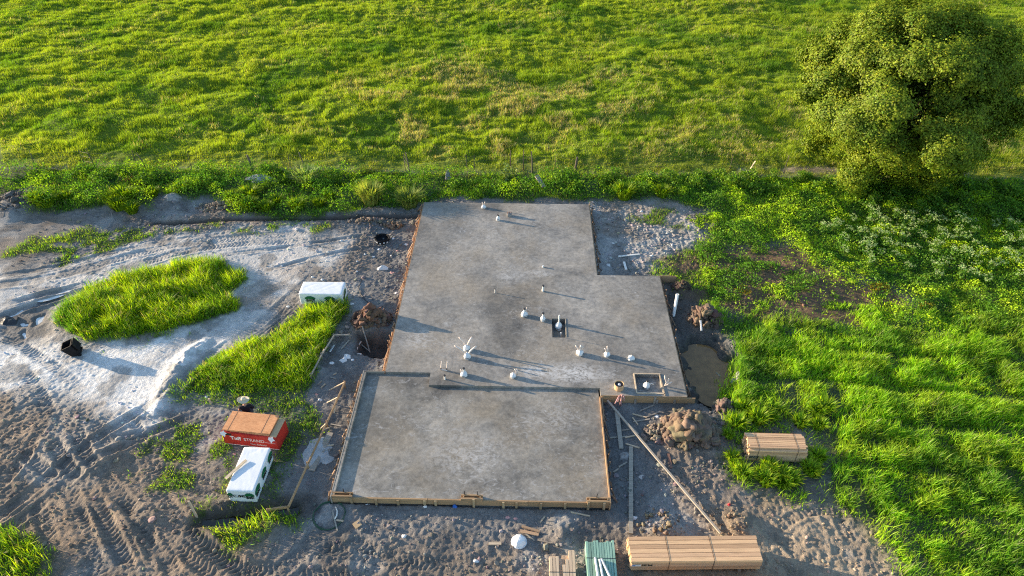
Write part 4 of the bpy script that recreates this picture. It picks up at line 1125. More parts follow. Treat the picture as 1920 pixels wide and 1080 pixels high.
text_obj('print', 'C.IML', .19, M['print_black'], t, face_M((-.07, -d2[1] / 2 - .016, .40), (1, 0, 0), (0, -1, 0)), .004)
zt = tz(-10, 16) - .03 + .70
a = at(423, 897, zt + .03); b = at(462, 863, zt + .03)
m = MB(); m.bar((*a, zt + .03), (*b, zt + .05), .10, .035); tag(m.build('plank', M['pale_wood']), 'short tan plank lying slantwise on the white wrapped bundle', 'plank')

# red panel stack with a sheet of strand board on top
FL, FR = Vector((-11.60, 17.64)), Vector((-9.40, 17.38)); rz = math.atan2(FR.y - FL.y, FR.x - FL.x)
cx, cy = (FL + FR) / 2 + Vector((-math.sin(rz), math.cos(rz))) * .46
Lw, Dw, Hw = (FR - FL).length, .93, .70
zo = tz(cx, cy) - .02
t = empty('panel_stack', (cx, cy, zo), rz, 'red wrapped stack of orange strand board panels with white lettering', 'panel stack')
m = MB(); m.box((0, 0, Hw / 2 + .05), (Lw, Dw, Hw), bev=.012); m.build('red_wrap', M['red_wrap'], t)
for s in (-.7, .7): m = MB(); m.box((s, 0, .02), (.1, Dw * .96, .09)); m.build('bearer', M['grey_wood'], t)
m = MB(); m.box((0, -Dw / 2 - .003, .085), (Lw * .99, .006, .022)); m.build('bottom_edge', M['print_white'], t)
m = MB(); m.box((Lw / 2 - .14, .02, Hw + .058), (.26, Dw * .96, .016)); m.build('exposed_edge', M['tan_board'], t)
zt = Hw + .052
for k in range(4):
    m = MB(); m.box((-.135 + .006 * (k % 2), .07 + .01 * k, zt + .014 + k * .019), (1.90, .94, .017)); o = m.build('sheet', M['osb'], t)
    o.rotation_euler = (0, 0, .012 * (k - 1) - .005)
ztop = zt + .014 + 3 * .019 + .0095
for dx in (-.72, .6):
    m = MB(); m.box((-.135 + dx, .10, ztop + .0015), (.014, .93, .003)); o = m.build('panel_line', M['rust'], t); o.rotation_euler = (0, 0, .02)
yf = -Dw / 2 - .002
text_obj('lettering', 'Tuff', .27, M['print_white'], t, face_M((-.585, yf - .001, .47), (1, 0, 0), (0, -1, 0)), .008, .98)
text_obj('lettering', 'STRAND', .235, M['print_white'], t, face_M((.165, yf - .001, .455), (1, 0, 0), (0, -1, 0)), .0, .93)
text_obj('small_lettering', 'Trust. Perfection', .125, M['print_white'], t, face_M((.30, yf - .001, .235), (1, 0, 0), (0, -1, 0)), 0, .78)
m = MB(); m.box((.80, yf - .001, .42), (.42, .005, .012)); m.build('print_line', M['print_white'], t)
m = MB(); m.box((-.92, yf - .004, Hw - .03), (.42, .012, .10)); m.build('dark_opening', M['print_black'], t)
for (xx, zz, r_) in ((-1.0, Hw + .02, .3), (.93, Hw - .02, -.3)):
    m = MB(); m.prism([(-.13, -.04), (-.04, -.10), (.03, -.16), (.06, -.05), (.14, -.02), (.05, .05), (.02, .12), (-.06, .06), (-.13, .06)], 0, .012)
    o = m.build('torn_paper', M['litter_white'], t); o.matrix_local = face_M((xx, yf - .016, zz), (1, 0, r_), (0, -1, .5))

# ------------------------------------------------------------------ the worker sitting on the back corner of the red stack
def skin_mesh(name, nodes, edges, mat, parent, sub=2, root=0):
    me = bpy.data.meshes.new(name); me.from_pydata([n[0] for n in nodes], edges, []); me.materials.append(mat)
    o = link(name, me, parent)
    md = o.modifiers.new('Skin', 'SKIN'); md.use_smooth_shade = True
    sv = me.skin_vertices[0].data
    for i, n in enumerate(nodes):
        r = n[1]; sv[i].radius = (r, r) if isinstance(r, float) else r
        sv[i].use_root = (i == root)
    sb = o.modifiers.new('Sub', 'SUBSURF'); sb.levels = sub; sb.render_levels = sub
    return o
sx, sy = -11.06, 18.86
seat = tz(sx, sy) + .28
wrk = empty('person', (sx, sy, seat), RAD(14), 'worker in a straw hat and black shirt crouching behind the red panel stack', 'person')
# local frame: +Y is where the worker faces (away from the camera), Z from the seat
body = [((0, 0, .10), (.15, .11)), ((0, .01, .22), (.13, .10)), ((0, .05, .38), (.155, .105)), ((0, .09, .50), (.13, .085)), ((0, .11, .57), .055), ((0, .13, .63), .052), ((0, .15, .71), .085), ((0, .165, .79), .080),
        ((-.10, .07, .07), .088), ((-.13, .24, .16), .082), ((-.15, .38, .24), .062), ((-.14, .28, .04), .056), ((-.13, .16, -.19), .042), ((-.13, .30, -.24), .036),
        ((.10, .07, .07), .088), ((.13, .24, .16), .082), ((.15, .38, .24), .062), ((.14, .28, .04), .056), ((.13, .16, -.19), .042), ((.13, .30, -.24), .036),
        ((-.18, .085, .49), .060), ((-.25, .10, .36), .046), ((-.30, .17, .24), .040), ((-.22, .31, .19), .032), ((-.15, .39, .175), .030),
        ((.18, .085, .49), .060), ((.24, .11, .36), .046), ((.27, .20, .24), .040), ((.17, .33, .19), .032), ((.10, .40, .175), .030)]
be = [(0, 1), (1, 2), (2, 3), (3, 4), (4, 5), (5, 6), (6, 7), (0, 8), (8, 9), (9, 10), (10, 11), (11, 12), (12, 13), (0, 14), (14, 15), (15, 16), (16, 17), (17, 18), (18, 19),
      (3, 20), (20, 21), (21, 22), (22, 23), (23, 24), (3, 25), (25, 26), (26, 27), (27, 28), (28, 29)]
for side, wi in ((-1, 24), (1, 29)):
    w = Vector(body[wi][0])
    pm = len(body); pal = w + Vector((-side * .035, .05, -.02)); body.append((tuple(pal), .028)); be.append((wi, pm))
    for f_, (dx, l) in enumerate(((-.03, .06), (-.01, .072), (.01, .068), (.03, .052))):
        p1 = pal + Vector((dx - side * .01, l * .6, -.01)); p2 = pal + Vector((dx - side * .015, l * .95, -.035))
        i0 = len(body); body += [(tuple(p1), .0095), (tuple(p2), .008)]; be += [(pm, i0), (i0, i0 + 1)]
    i0 = len(body); body += [(tuple(pal + Vector((-side * .04, .01, .005))), .011), (tuple(pal + Vector((-side * .055, .04, -.005))), .009)]; be += [(pm, i0), (i0, i0 + 1)]
skin_mesh('body', body, be, M['skin'], wrk)
shirt = [((0, 0, .075), (.175, .135)), ((0, .01, .22), (.155, .122)), ((0, .05, .38), (.178, .125)), ((0, .088, .50), (.145, .10)), ((0, .105, .56), .075),
         ((-.185, .085, .49), .078), ((-.245, .098, .38), .064), ((.185, .085, .49), .078), ((.24, .108, .36), .064), ((.275, .19, .25), .055)]
skin_mesh('shirt', shirt, [(0, 1), (1, 2), (2, 3), (3, 4), (3, 5), (5, 6), (3, 7), (7, 8), (8, 9)], M['shirt'], wrk)
tr = [((0, 0, .085), (.165, .125)), ((-.10, .07, .075), .10), ((-.13, .24, .165), .095), ((-.15, .385, .245), .076), ((-.14, .29, .04), .07), ((-.13, .18, -.15), .062), ((.10, .07, .075), .10), ((.13, .24, .165), .095), ((.15, .385, .245), .076), ((.14, .29, .04), .07), ((.13, .18, -.15), .062)]
skin_mesh('trousers', tr, [(0, 1), (1, 2), (2, 3), (3, 4), (4, 5), (0, 6), (6, 7), (7, 8), (8, 9), (9, 10)], M['trousers'], wrk)
for s in (-1, 1):
    m = MB(); m.tube([(s * .13, .17, -.12), (s * .13, .16, -.25)], [.06, .062], 12); m.box((s * .13, .23, -.255), (.095, .27, .075), bev=.03); m.build('boot', M['boots'], wrk, True)
m = MB()
m.lathe([(.0, .055), (.05, .05), (.082, .025), (.092, -.02), (.088, -.07)], 16, (0, .148, .775)); m.build('hair', M['hair'], wrk, True)
hc = Vector((0, .155, .75))
m = MB(); m.tube([hc + Vector((0, .072, .0)), hc + Vector((0, .10, -.028)), hc + Vector((0, .078, -.036))], [.010, .016, .010], 8); m.build('nose', M['skin'], wrk, True)
m = MB(); m.box(hc + Vector((0, .080, -.062)), (.045, .012, .010), bev=.004); m.build('mouth', M['litter_pink'], wrk)
for s in (-1, 1):
    m = MB(); m.lathe([(0, -.011), (.009, -.006), (.011, 0), (.009, .006), (0, .011)], 8, hc + Vector((s * .031, .076, .005))); m.build('eye', M['eye'], wrk, True)
    m = MB(); m.lathe([(0, -.03), (.012, -.018), (.016, 0), (.012, .018), (0, .03)], 8, hc + Vector((s * .087, 0, -.01))); m.build('ear', M['skin'], wrk, True)
Rh = Euler((RAD(-8), RAD(9), 0)).to_matrix()
m = MB(); prof = [(.0, .105), (.045, .11), (.075, .098), (.092, .06), (.102, .0), (.15, -.012), (.205, -.008), (.235, .006), (.234, .012), (.2, .0), (.15, -.004), (.10, .008)]
v0 = len(m.v); m.lathe(prof, 28, (0, .15, .805), Rh)
for i, p in enumerate(m.v):
    th = 2 * math.pi * (i % 28) / 28; r_ = prof[i // 28][0]
    if r_ > .12: m.v[i] = (p[0], p[1], p[2] + .022 * math.cos(2 * th) * (r_ - .1) / .12)
m.build('straw_hat', M['straw'], wrk, True)
m = MB(); m.lathe([(.1, .006), (.1, .032), (.096, .034)], 24, (0, .15, .806), Rh); m.build('hat_band', M['tan_board'], wrk, True)

# ------------------------------------------------------------------ loose things on the ground
def stick(p0, p1, w, h, mat, label, cat='plank', name='plank', group=None, lift=.0, flat=True, lift2=None):
    a, b = at(*p0), at(*p1)
    n = 9
    # rest on the highest ground between its ends
    xs = np.linspace(a[0], b[0], n); ys = np.linspace(a[1], b[1], n); zs = terrain(xs, ys)
    A = np.polyfit(np.linspace(0, 1, n), zs, 1); r = (zs - np.polyval(A, np.linspace(0, 1, n))).max() * .7
    z0, z1 = A[1] + r + h / 2 + lift, A[0] + A[1] + r + h / 2 + (lift if lift2 is None else lift2)
    m = MB()
    if name in ('pipe', 'pole', 'curved_pipe'): m.tube([(*a, z0), (*b, z1)], w / 2, 10)
    else: m.bar((*a, z0), (*b, z1), w, h)
    return tag(m.build(name, mat), label, cat, group)
stick((620, 813), (584, 884), .24, .05, M['grey_wood'], 'wide pale grey plank lying beside the long grade board left of the garage')
# grade boards set on edge on stakes
def grade(px, z, label, mat, hgt=.16, th=.05, stk=()):
    P = [at(*p, z) for p in px]; zb = min(tz(*p) for p in P)
    t = empty('grade_board', (*P[0], 0), 0, label, 'grade board', 'grade boards left of the slab')
    o = Vector((*P[0], 0))
    for i in range(len(P) - 1):
        a, b = Vector((*P[i], z)) - o, Vector((*P[i + 1], z)) - o
        d = (b - a).normalized()
        m = MB(); m.bar(a + d * .03 * (i > 0), b, th, hgt); m.build('board', mat, t)
    for (sx_, sy_, dx, dy) in stk:
        p = Vector((*at(sx_, sy_, z), z)) - o; q = p + Vector((dx, dy, 0)); zq = tz(q.x + o.x, q.y + o.y) - .06
        m = MB(); m.bar((p.x, p.y, z + hgt * .3), (q.x, q.y, zq), .05, .04); m.build('brace', M['pale_wood'], t)
    for p in P:
        m = MB(); v = Vector((*p, 0)) - o; m.bar((v.x - .045, v.y, tz(*p) - .15), (v.x - .045, v.y, z + .06), .05, .045); m.build('stake', mat, t)
grade([(647, 716), (614, 790), (578, 868), (541, 950), (503, 956)], .34, 'long brown grade board on edge running down the left side of the garage', M['form_wood'], .12, .04,
      ((646, 718, -.75, -.1), (634, 746, -.6, .05), (612, 795, -.35, .03), (630, 750, -.05, -.4), (608, 806, .06, .5)))
grade([(657, 628), (627, 628), (604, 664), (584, 702)], .32, 'thin grey grade board in an L shape beside the dug pit', M['grey_wood'], .07, .04, ((608, 655, -.25, -.45),))
stick((584, 702), (566, 724), .04, .04, M['grey_wood'], 'thin grey rod at the foot of the L-shaped grade board', 'rod', 'rod')
stick((1183, 838), (1183, 1000), .15, .06, M['grey_wood'], 'straight grey plank pointing at the longest lumber bundle')
stick((1156, 776), (1165, 841), .17, .05, M['grey_wood'], 'wide grey plank leaning under the long pale pole', lift2=.0, lift=.12)
stick((1138, 757), (1350, 1002), .075, .06, M['pole_wood'], 'very long pale pole lying diagonally from the garage corner to the lumber', 'pole', 'beam', lift=.14, lift2=.04)
stick((978, 988), (1012, 997), .08, .05, M['pine'], 'short tan board behind the white dome, farther of two', group=None, lift=.06)
stick((975, 995), (1010, 1001), .11, .04, M['pine'], 'short wide tan board behind the white dome, nearer of two')
stick((916, 1018.5), (940, 1018.5), .10, .05, M['pale_wood'], 'short pale offcut lying left of the white dome', 'offcut', 'offcut')
stick((985, 999), (1002, 1012), .04, .03, M['grey_wood'], 'thin grey stick right beside the white dome', 'stick', 'stick')
stick((1008, 1011), (1033, 1018), .05, .03, M['grey_wood'], 'thin grey lath right of the white dome', 'lath', 'lath')
stick((1070, 961), (1106, 967), .05, .03, M['pale_wood'], 'thin pale lath in front of the right end of the garage form', 'lath', 'lath')
stick((1013, 979), (1022, 967), .05, .03, M['pale_wood'], 'thin pale lath among the footprints below the garage form', 'lath', 'lath')
stick((1159, 482), (1199, 478), .08, .05, M['white_pvc'], 'whitish rod lying level on the clay right of the narrow slab', 'rod', 'rod')
stick((1170, 491), (1174, 507), .11, .05, M['white_pvc'], 'short whitish board end on the clay beside the level rod', 'offcut', 'offcut')
stick((624, 960), (633, 997), .05, .04, M['grey_wood'], 'grey lath lying across the green hose ring', 'lath', 'lath')
stick((631, 977), (644, 979), .06, .04, M['pale_wood'], 'short pale lath touching the lath by the hose ring', 'lath', 'lath')
stick((676, 636), (690, 643), .04, .03, M['grey_wood'], 'thin stick on the dark earth of the pit heap', 'stick', 'stick')
stick((681, 622), (691, 644), .05, .04, M['grey_wood'], 'grey lath sticking over the back of the dug pit', 'lath', 'lath')
stick((627, 647), (619, 660), .07, .02, M['litter_white'], 'white strip of plastic between the L-shaped grade board and the pit', 'strip', 'plastic_strip')
stick((1253, 852), (1258, 880), .09, .05, M['rust'], 'reddish-brown stake lying in front of the clod heap', 'stake', 'stake')
stick((1289, 808), (1297, 821), .05, .03, M['pale_wood'], 'pale stick poking out of the clod heap', 'stick', 'stick', lift=.3)
stick((1288, 808), (1290, 812), .05, .03, M['pale_wood'], 'tiny pale chip on top of the clod heap', 'stick', 'stick', lift=.3)
stick((1311, 612), (1314, 626), .07, .04, M['litter_white'], 'short pale stake in the dirt heap beside the puddle', 'stake', 'stake', lift=.18)
stick((1345, 690), (1353, 697), .05, .03, M['grey_wood'], 'twig lying in the muddy puddle', 'twig', 'twig', lift=.08)
stick((1359, 682), (1366, 698), .05, .04, M['pale_wood'], 'pale lath at the grassy edge of the puddle', 'lath', 'lath')
stick((1353, 716), (1354, 730), .06, .04, M['pale_wood'], 'pale lath at the near end of the puddle', 'lath', 'lath')
for i, (a, b) in enumerate((((1186, 777), (1212, 785)), ((1212, 784), (1236, 776)), ((1187, 791), (1218, 788)), ((1186, 783), (1196, 797)), ((1200, 772), (1226, 762)), ((1208, 797), (1230, 810)), ((1237, 787), (1246, 796)), ((1165, 807), (1180, 805)), ((1183, 799), (1197, 814)), ((1173, 832), (1199, 840)), ((1160, 875), (1176, 866)), ((1150, 885), (1160, 878)), ((1172, 820), (1192, 816)), ((1144, 820), (1176, 818)))):
    stick(a, b, .05, .04, M['grey_wood' if i % 3 else 'pale_wood'], 'rough pale offcut scattered between the front form and the clod heap', 'offcut', 'offcut', 'offcuts between the form and the clod heap')
for i, (a, b) in enumerate((((619, 708), (630, 711)), ((625, 703), (631, 700)), ((596, 723), (604, 716)), ((602, 727), (610, 720)), ((620, 795), (640, 800)), ((603, 838), (626, 835)), ((601, 848), (622, 842)), ((590, 830), (612, 826)), ((655, 640), (640, 655)))):
    stick(a, b, .05, .04, M['pale_wood' if i % 2 else 'grey_wood'], 'short pale lath scattered beside the long brown grade board', 'lath', 'lath', 'laths beside the grade board')
# upright stakes
for (px, py, hh, lab) in ((369, 968, .95, 'pale upright stake at the left end of the water ditch'), (397, 758, .3, 'tiny upright stake left of the crouching worker')):
    x_, y_ = at(px, py); z_ = tz(x_, y_)
    m = MB(); m.bar((x_, y_, z_ - .2), (x_ - .04, y_, z_ + hh), .07, .05); tag(m.build('survey_stake', M['pale_wood']), lab, 'stake')
# white vertical pipe right of the slab
a = at(1263, 592); za = tz(*a); b = at(1270, 553, za + .75)
m = MB(); m.tube([(a[0], a[1], za - .1), (b[0], b[1], za + .78)], .075, 12); m.lathe([(.08, -.06), (.085, 0), (.07, .0), (.06, -.05)], 12, (b[0], b[1], za + .78)); tag(m.build('standpipe', M['white_pvc']), 'thick white pipe standing tilted in the mud right of the slab', 'pipe')
# curved pale pipe in the pit
a = at(677, 664); z_ = tz(*a)
m = MB(); q0 = at(676, 634); z0 = tz(*q0)
m.tube([(q0[0], q0[1], z0 + .05), (q0[0] - .10, q0[1] - .4, z0 + .08), (q0[0] - .05, q0[1] - .8, z0 + .02), (a[0], a[1], max(z_, -.3) + .05)], .035, 8); tag(m.build('curved_pipe', M['flex_tube'], None, True), 'curved pale tube bending down into the dug pit', 'tube')
def rag(px, py, r, mat, label, cat, name, seed, hgt=.12, group=None, n=11, squash=.8):
    c = at(px, py); rs = random.Random(seed); mb = MB()
    rings = [(1.0, .0), (.75, .45), (.45, .8), (.15, 1.0)]; v = []; f = []
    ang = [rs.uniform(.75, 1.2) for _ in range(n)]
    for (q, z) in rings:
        for k in range(n):
            th = 2 * math.pi * k / n; w = r * q * ang[k] * rs.uniform(.85, 1.15)
            x_, y_ = w * math.cos(th), w * math.sin(th) * squash
            v.append((x_, y_, tz(c[0] + x_, c[1] + y_) + hgt * z * rs.uniform(.55, 1.1) + .004))
    for i in range(3):
        for k in range(n): f.append((i * n + k, i * n + (k + 1) % n, (i + 1) * n + (k + 1) % n, (i + 1) * n + k))
    f.append(tuple(3 * n + k for k in range(n))); f.append(tuple(range(n - 1, -1, -1)))
    mb.add(v, f); o = mb.build(name, mat); o.location = (c[0], c[1], 0); return tag(o, label, cat, group)
rag(718, 503, .33, M['litter_white'], 'crumpled white plastic sheet on the dark ground left of the slab', 'plastic sheet', 'plastic_sheet', 1, .22, squash=.45)
rag(735, 510, .12, M['litter_pink'], 'pinkish scrap of wrapping just right of the white plastic sheet', 'scrap', 'scrap', 2, .06)
rag(650, 669, .2, M['litter_white'], 'white paper bag lying left of the pit, farther of two', 'bag', 'paper_bag', 3, .12)
rag(645, 675, .18, M['litter_white'], 'white paper bag lying left of the pit, nearer of two', 'bag', 'paper_bag', 4, .12)
rag(661, 675, .08, M['litter_white'], 'small white scrap right of the two paper bags', 'scrap', 'scrap', 5, .04)
rag(622, 681, .1, M['litter_white'], 'small whitish scrap below the L-shaped grade board', 'scrap', 'scrap', 6, .05)
rag(853, 949, .13, M['litter_blue'], 'crumpled bright blue bag in front of the garage form', 'bag', 'plastic_bag', 7, .16)
rag(688, 944, .1, M['litter_white'], 'small pale scrap below the left part of the garage form', 'scrap', 'scrap', 8, .05)
rag(1367, 946, .07, M['litter_red'], 'small bright red cap on the dark ground above the longest bundle', 'cap', 'cap', 9, .08)
rag(967, 971, .07, M['litter_pink'], 'small red and white scrap behind the white dome', 'scrap', 'scrap', 10, .04)
rag(840, 338, .22, M['rock'], 'pale concrete block in the weeds behind the slab', 'block', 'concrete_block', 11, .75, squash=.8)
rag(1171, 853, .24, M['rock'], 'flat grey stone slab beside the straight grey plank', 'stone', 'stone', 12, .14)
rag(1203, 894, .12, M['spill'], 'small round pale stone below the diagonal pole', 'stone', 'stone', 13, .08)
rag(1380, 705, .3, M['rock'], 'pale lump of rock at the right edge of the puddle', 'rock', 'rock', 14, .25)
rag(492, 343, .8, M['spill'], 'pale heap of sand among the weeds along the fence', 'sand heap', 'sand_heap', 15, .2, n=17)
rag(326, 379, .5, M['rock'], 'pale grey rubble heap at the edge of the weeds', 'rubble heap', 'rubble_heap', 16, .14, n=17)
rag(13, 598, .5, M['dark_cap'], 'dark lump of mud beside the pale puddles', 'mud lump', 'mud_lump', 17, .18)
rag(593, 848, .55, M['spill'], 'crumpled pale grey concrete spill left of the long grade board', 'concrete spill', 'concrete_spill', 18, .12, n=19, squash=1.25)
rag(612, 862, .28, M['spill'], 'smaller pale concrete spill right of the wide grey plank', 'concrete spill', 'concrete_spill', 19, .1, n=13)
i = 0
for (px, py) in ((640, 452), (684, 476), (700, 480), (733, 478), (606, 430), (528, 497), (586, 520), (604, 525), (669, 509), (745, 468), (762, 456), (743, 548), (710, 466), (600, 750), (594, 740), (615, 753), (660, 570), (540, 575), (736, 447), (775, 450), (1150, 457), (1141, 497), (1222, 480), (1203, 396), (440, 853), (388, 745), (758, 1006), (797, 951), (893, 1050), (952, 968), (1190, 970), (1231, 783), (670, 490)):
    i += 1
    rag(px, py, random.uniform(.05, .11), M['litter_white' if i % 5 else 'litter_pink'], 'tiny pale scrap of litter scattered on the trampled ground', 'litter', 'litter', 40 + i, .05, 'litter scattered over the site')
m = MB(); m.box((0, 0, .02), (.24, .24, .03)); o = m.build('wood_offcut', M['tan_board']); c = at(670, 985); o.location = (*c, tz(*c) + .02); o.rotation_euler = (.05, -.05, RAD(42)); tag(o, 'square tan wood offcut lying below the left corner of the garage form', 'offcut')
# white dome, an upturned tub
c = at(973, 1014); t = empty('upturned_tub', (*c, tz(*c) - .02), .4, 'bright white faceted tub lying upside down on the dark ground', 'tub'); t.scale = (.9, .9, .9)
m = MB(); m.lathe([(.30, 0), (.29, .05), (.27, .10), (.205, .21), (.11, .27), (0, .285)], 8); m.build('shell', M['wrap_film'], t)
m = MB(); m.lathe([(.28, -.005), (.31, .0), (.31, .025), (.285, .03)], 16); m.build('rim', M['wrap_film'], t)
# black rubbish bin lying tilted
c = at(146, 662); t = empty('wheelie_bin', (*c, tz(*c) - .04), RAD(18), 'black bin tilted backwards with its lid hanging open beside the grass island', 'bin'); t.scale = (.78, .78, .78)
Rb = Euler((RAD(4), RAD(-20), 0)).to_matrix()
def tilt(m): m.v = [tuple(Rb @ Vector(p)) for p in m.v]; return m
def hollow(w0, d0, w1, d1, h, th):
    m = MB(); o0 = [(-w0, -d0), (w0, -d0), (w0, d0), (-w0, d0)]; o1 = [(-w1, -d1), (w1, -d1), (w1, d1), (-w1, d1)]
    i1 = [(a * (1 - th / w1), b * (1 - th / d1)) for a, b in o1]; i0 = [(a * .85, b * .85) for a, b in o0]
    v = [(*p, 0) for p in o0] + [(*p, h) for p in o1] + [(*p, h) for p in i1] + [(*p, .05) for p in i0]
    f = [(3, 2, 1, 0)]
    for r in range(3):
        for k in range(4): f.append((r * 4 + k, r * 4 + (k + 1) % 4, r * 4 + 4 + (k + 1) % 4, r * 4 + 4 + k))
    f.append((12, 13, 14, 15)); return m.add(v, f)
tilt(hollow(.22, .24, .29, .31, .92, .02)).build('body', M['black_plastic'], t)
m = MB(); m.box((0, 0, .93), (.64, .04, .05)); 
m2 = MB()
for (p, d) in (((0, .315, .9), (.62, .02, .04)), ((0, -.315, .9), (.62, .02, .04)), ((.30, 0, .9), (.02, .61, .04)), ((-.30, 0, .9), (.02, .61, .04))): m2.box(p, d)
tilt(m2).build('rim', M['black_plastic'], t)
tilt(MB().box((.40, .02, .63), (.045, .6, .62), bev=.012)).build('lid', M['black_plastic'], t)
for s in (-1, 1): tilt(MB().tube([(.2, s * .25, .08), (.2, s * .31, .08)], .1, 14)).build('wheel', M['black_plastic'], t)
# black ring of plastic, a crumpled cut drum
c = at(717, 451); z_ = tz(*c); t = empty('cut_drum', (*c, z_ - .02), 0, 'crumpled black plastic tub open at the top on the dark ground left of the slab', 'tub')
rs = random.Random(3); n = 22; m = MB(); v = []; f = []
rows_ = [(.30, 0, 0), (.36, .12, .02), (.38, .26, .05), (.33, .27, .05), (.30, .12, .02), (.0, .05, 0)]
for r_, z, j in rows_:
    for k in range(n):
        th = 2 * math.pi * k / n; w = r_ * (1 + rs.uniform(-.09, .09)); v.append((w * math.cos(th) * 1.12, w * math.sin(th), z + rs.uniform(-j, j)))
for i_ in range(len(rows_) - 1):
    for k in range(n): f.append((i_ * n + k, i_ * n + (k + 1) % n, (i_ + 1) * n + (k + 1) % n, (i_ + 1) * n + k))
m.add(v, f).build('wall', M['black_plastic'], t)
for k in range(5):
    th = 3.6 + k * .5; m = MB(); m.box((.40 * math.cos(th), .385 * math.sin(th), .1 + .03 * (k % 2)), (.09, .03, .07), Euler((.3, .2, th + 1.57)).to_matrix()); m.build('torn_patch', M['litter_white'], t)
# hose ring
c = at(617, 968); m = MB(); R_ = .56
P = [(c[0] + R_ * (1 + .03 * math.sin(3 * a)) * math.cos(a), c[1] + R_ * math.sin(a), tz(c[0] + R_ * math.cos(a), c[1] + R_ * math.sin(a)) + .02) for a in np.linspace(0, 2 * math.pi * .99, 60)]
m.tube(P, .022, 6); m.tube([(p[0] * .985 + c[0] * .015, p[1] + .02, p[2] + .03) for p in P[8:45]], .02, 6); tag(m.build('hose_ring', M['hose_green'], None, True), 'dark green coiled hose ring lying below the garage corner', 'hose')
# bent white pipe by the ring
m = MB(); q = [at(*p) for p in ((630, 953), (633, 961), (632, 969), (628, 976))]; m.tube([(a, b, tz(a, b) + .04) for a, b in q], .025, 6); tag(m.build('bent_pipe', M['white_pvc'], None, True), 'short bent white pipe right of the hose ring', 'pipe')
# wire mesh sheet in the grass strip edge
A, B, C_, D_ = [Vector(at(*p)) for p in ((640, 592), (668, 600), (610, 690), (574, 672))]
t = empty('wire_mesh', (A.x, A.y, 0), 0, 'rusty sheet of wire mesh lying between the grass strip and the pit', 'wire mesh')
m = MB()
for k in range(13):
    f_ = k / 12
    for (p, q) in ((A.lerp(D_, f_), B.lerp(C_, f_)), (A.lerp(B, f_), D_.lerp(C_, f_))):
        P = []
        for s in np.linspace(0, 1, 9):
            w = p.lerp(q, s); P.append((w.x - A.x, w.y - A.y, tz(w.x, w.y) + .03))
        m.tube(P, .006, 4, False)
m.build('grid', M['wire'], t)
# cable on the ground left of the slab
m = MB(); q = [at(*p) for p in ((678, 524), (672, 540), (676, 552), (684, 562), (692, 570))]; m.tube([(a, b, tz(a, b) + .02) for a, b in q], .016, 5); tag(m.build('cable', M['dark_cap'], None, True), 'black cable curling over the ground right of the far wrapped bundle', 'cable')

# ------------------------------------------------------------------ heaps of lumpy earth
def heap(px, py, r, n, smin, smax, col, label, seed, amp=.45, ell=1.0, kind=None):
    cx_, cy_ = at(px, py); n = int(n * 2.6)
    rr = np.sqrt(RNG.random(n)) * r; th = RNG.uniform(0, 2 * math.pi, n)
    x, y = cx_ + rr * np.cos(th), cy_ + rr * np.sin(th) * ell
    sz = smin * .5 + (smax * 1.1 - smin * .5) * RNG.random(n) ** 4.5 * (1.2 - rr / r * .6)
    z = terrain(x, y) + amp * np.exp(-(rr / r) ** 2 * 3) * RNG.uniform(.2, 1, n)
    C = jitter(np.tile(np.array(col), (n, 1)), .16)
    me = clod_mesh('dirt_heap', np.stack([x, y, z + sz * .2], 1), sz, C, 3 if smax > .12 else 2, .8, .42, True)
    if kind: return tag(link(kind, me), kind='stuff')
    return tag(link('dirt_heap', me), label, 'dirt heap')
heap(1288, 812, 1.12, 240, .05, .30, (.18, .135, .098), 'big heap of brown clods right of the garage', 1, .42, .85)
heap(1322, 600, .85, 160, .04, .2, (.15, .105, .075), 'dark brown lumpy heap between the slab and the puddle', 2, .35, .8)
heap(697, 604, 1.0, 190, .04, .17, (.16, .10, .07), 'reddish-brown lumpy heap behind the dug pit', 3, .4, .7)
heap(1276, 541, .5, 70, .04, .15, (.085, .06, .045), 'dark small heap beside the tilted white pipe', 4, .2, .7)
heap(1226, 815, .5, 60, .04, .13, (.24, .19, .145), 'small scatter of clods left of the big heap', 5, .15, kind='rubble')
heap(1355, 765, .45, 50, .05, .16, (.17, .13, .10), 'small clod heap at the grass edge right of the front form', 6, .2)
heap(738, 424, .55, 60, .03, .12, (.26, .16, .10), 'small reddish clod heap near the left back of the slab', 7, .18, .6, kind='rubble')
heap(700, 418, 1.6, 120, .03, .12, (.20, .16, .125), 'low row of clods along the trench left of the slab', 8, .1, .3, kind='rubble')
heap(408, 392, 1.3, 90, .03, .14, (.23, .19, .15), 'low rubble of pale clods at the left end of the trench', 9, .15, .5, kind='rubble')
heap(1240, 985, .9, 60, .02, .09, (.24, .185, .13), 'tan crumbs of earth pushed up beside the longest lumber bundle', 10, .15, .8, kind='rubble')
heap(1372, 985, .55, 45, .02, .09, (.24, .185, .13), 'tan ridge of crumbs at the right end of the diagonal pole', 11, .18, 1.3, kind='rubble')
heap(40, 386, 1.8, 120, .04, .16, (.13, .12, .115), 'dark grey rubble bank at the far left edge of the site', 12, .3, .7, kind='rubble')

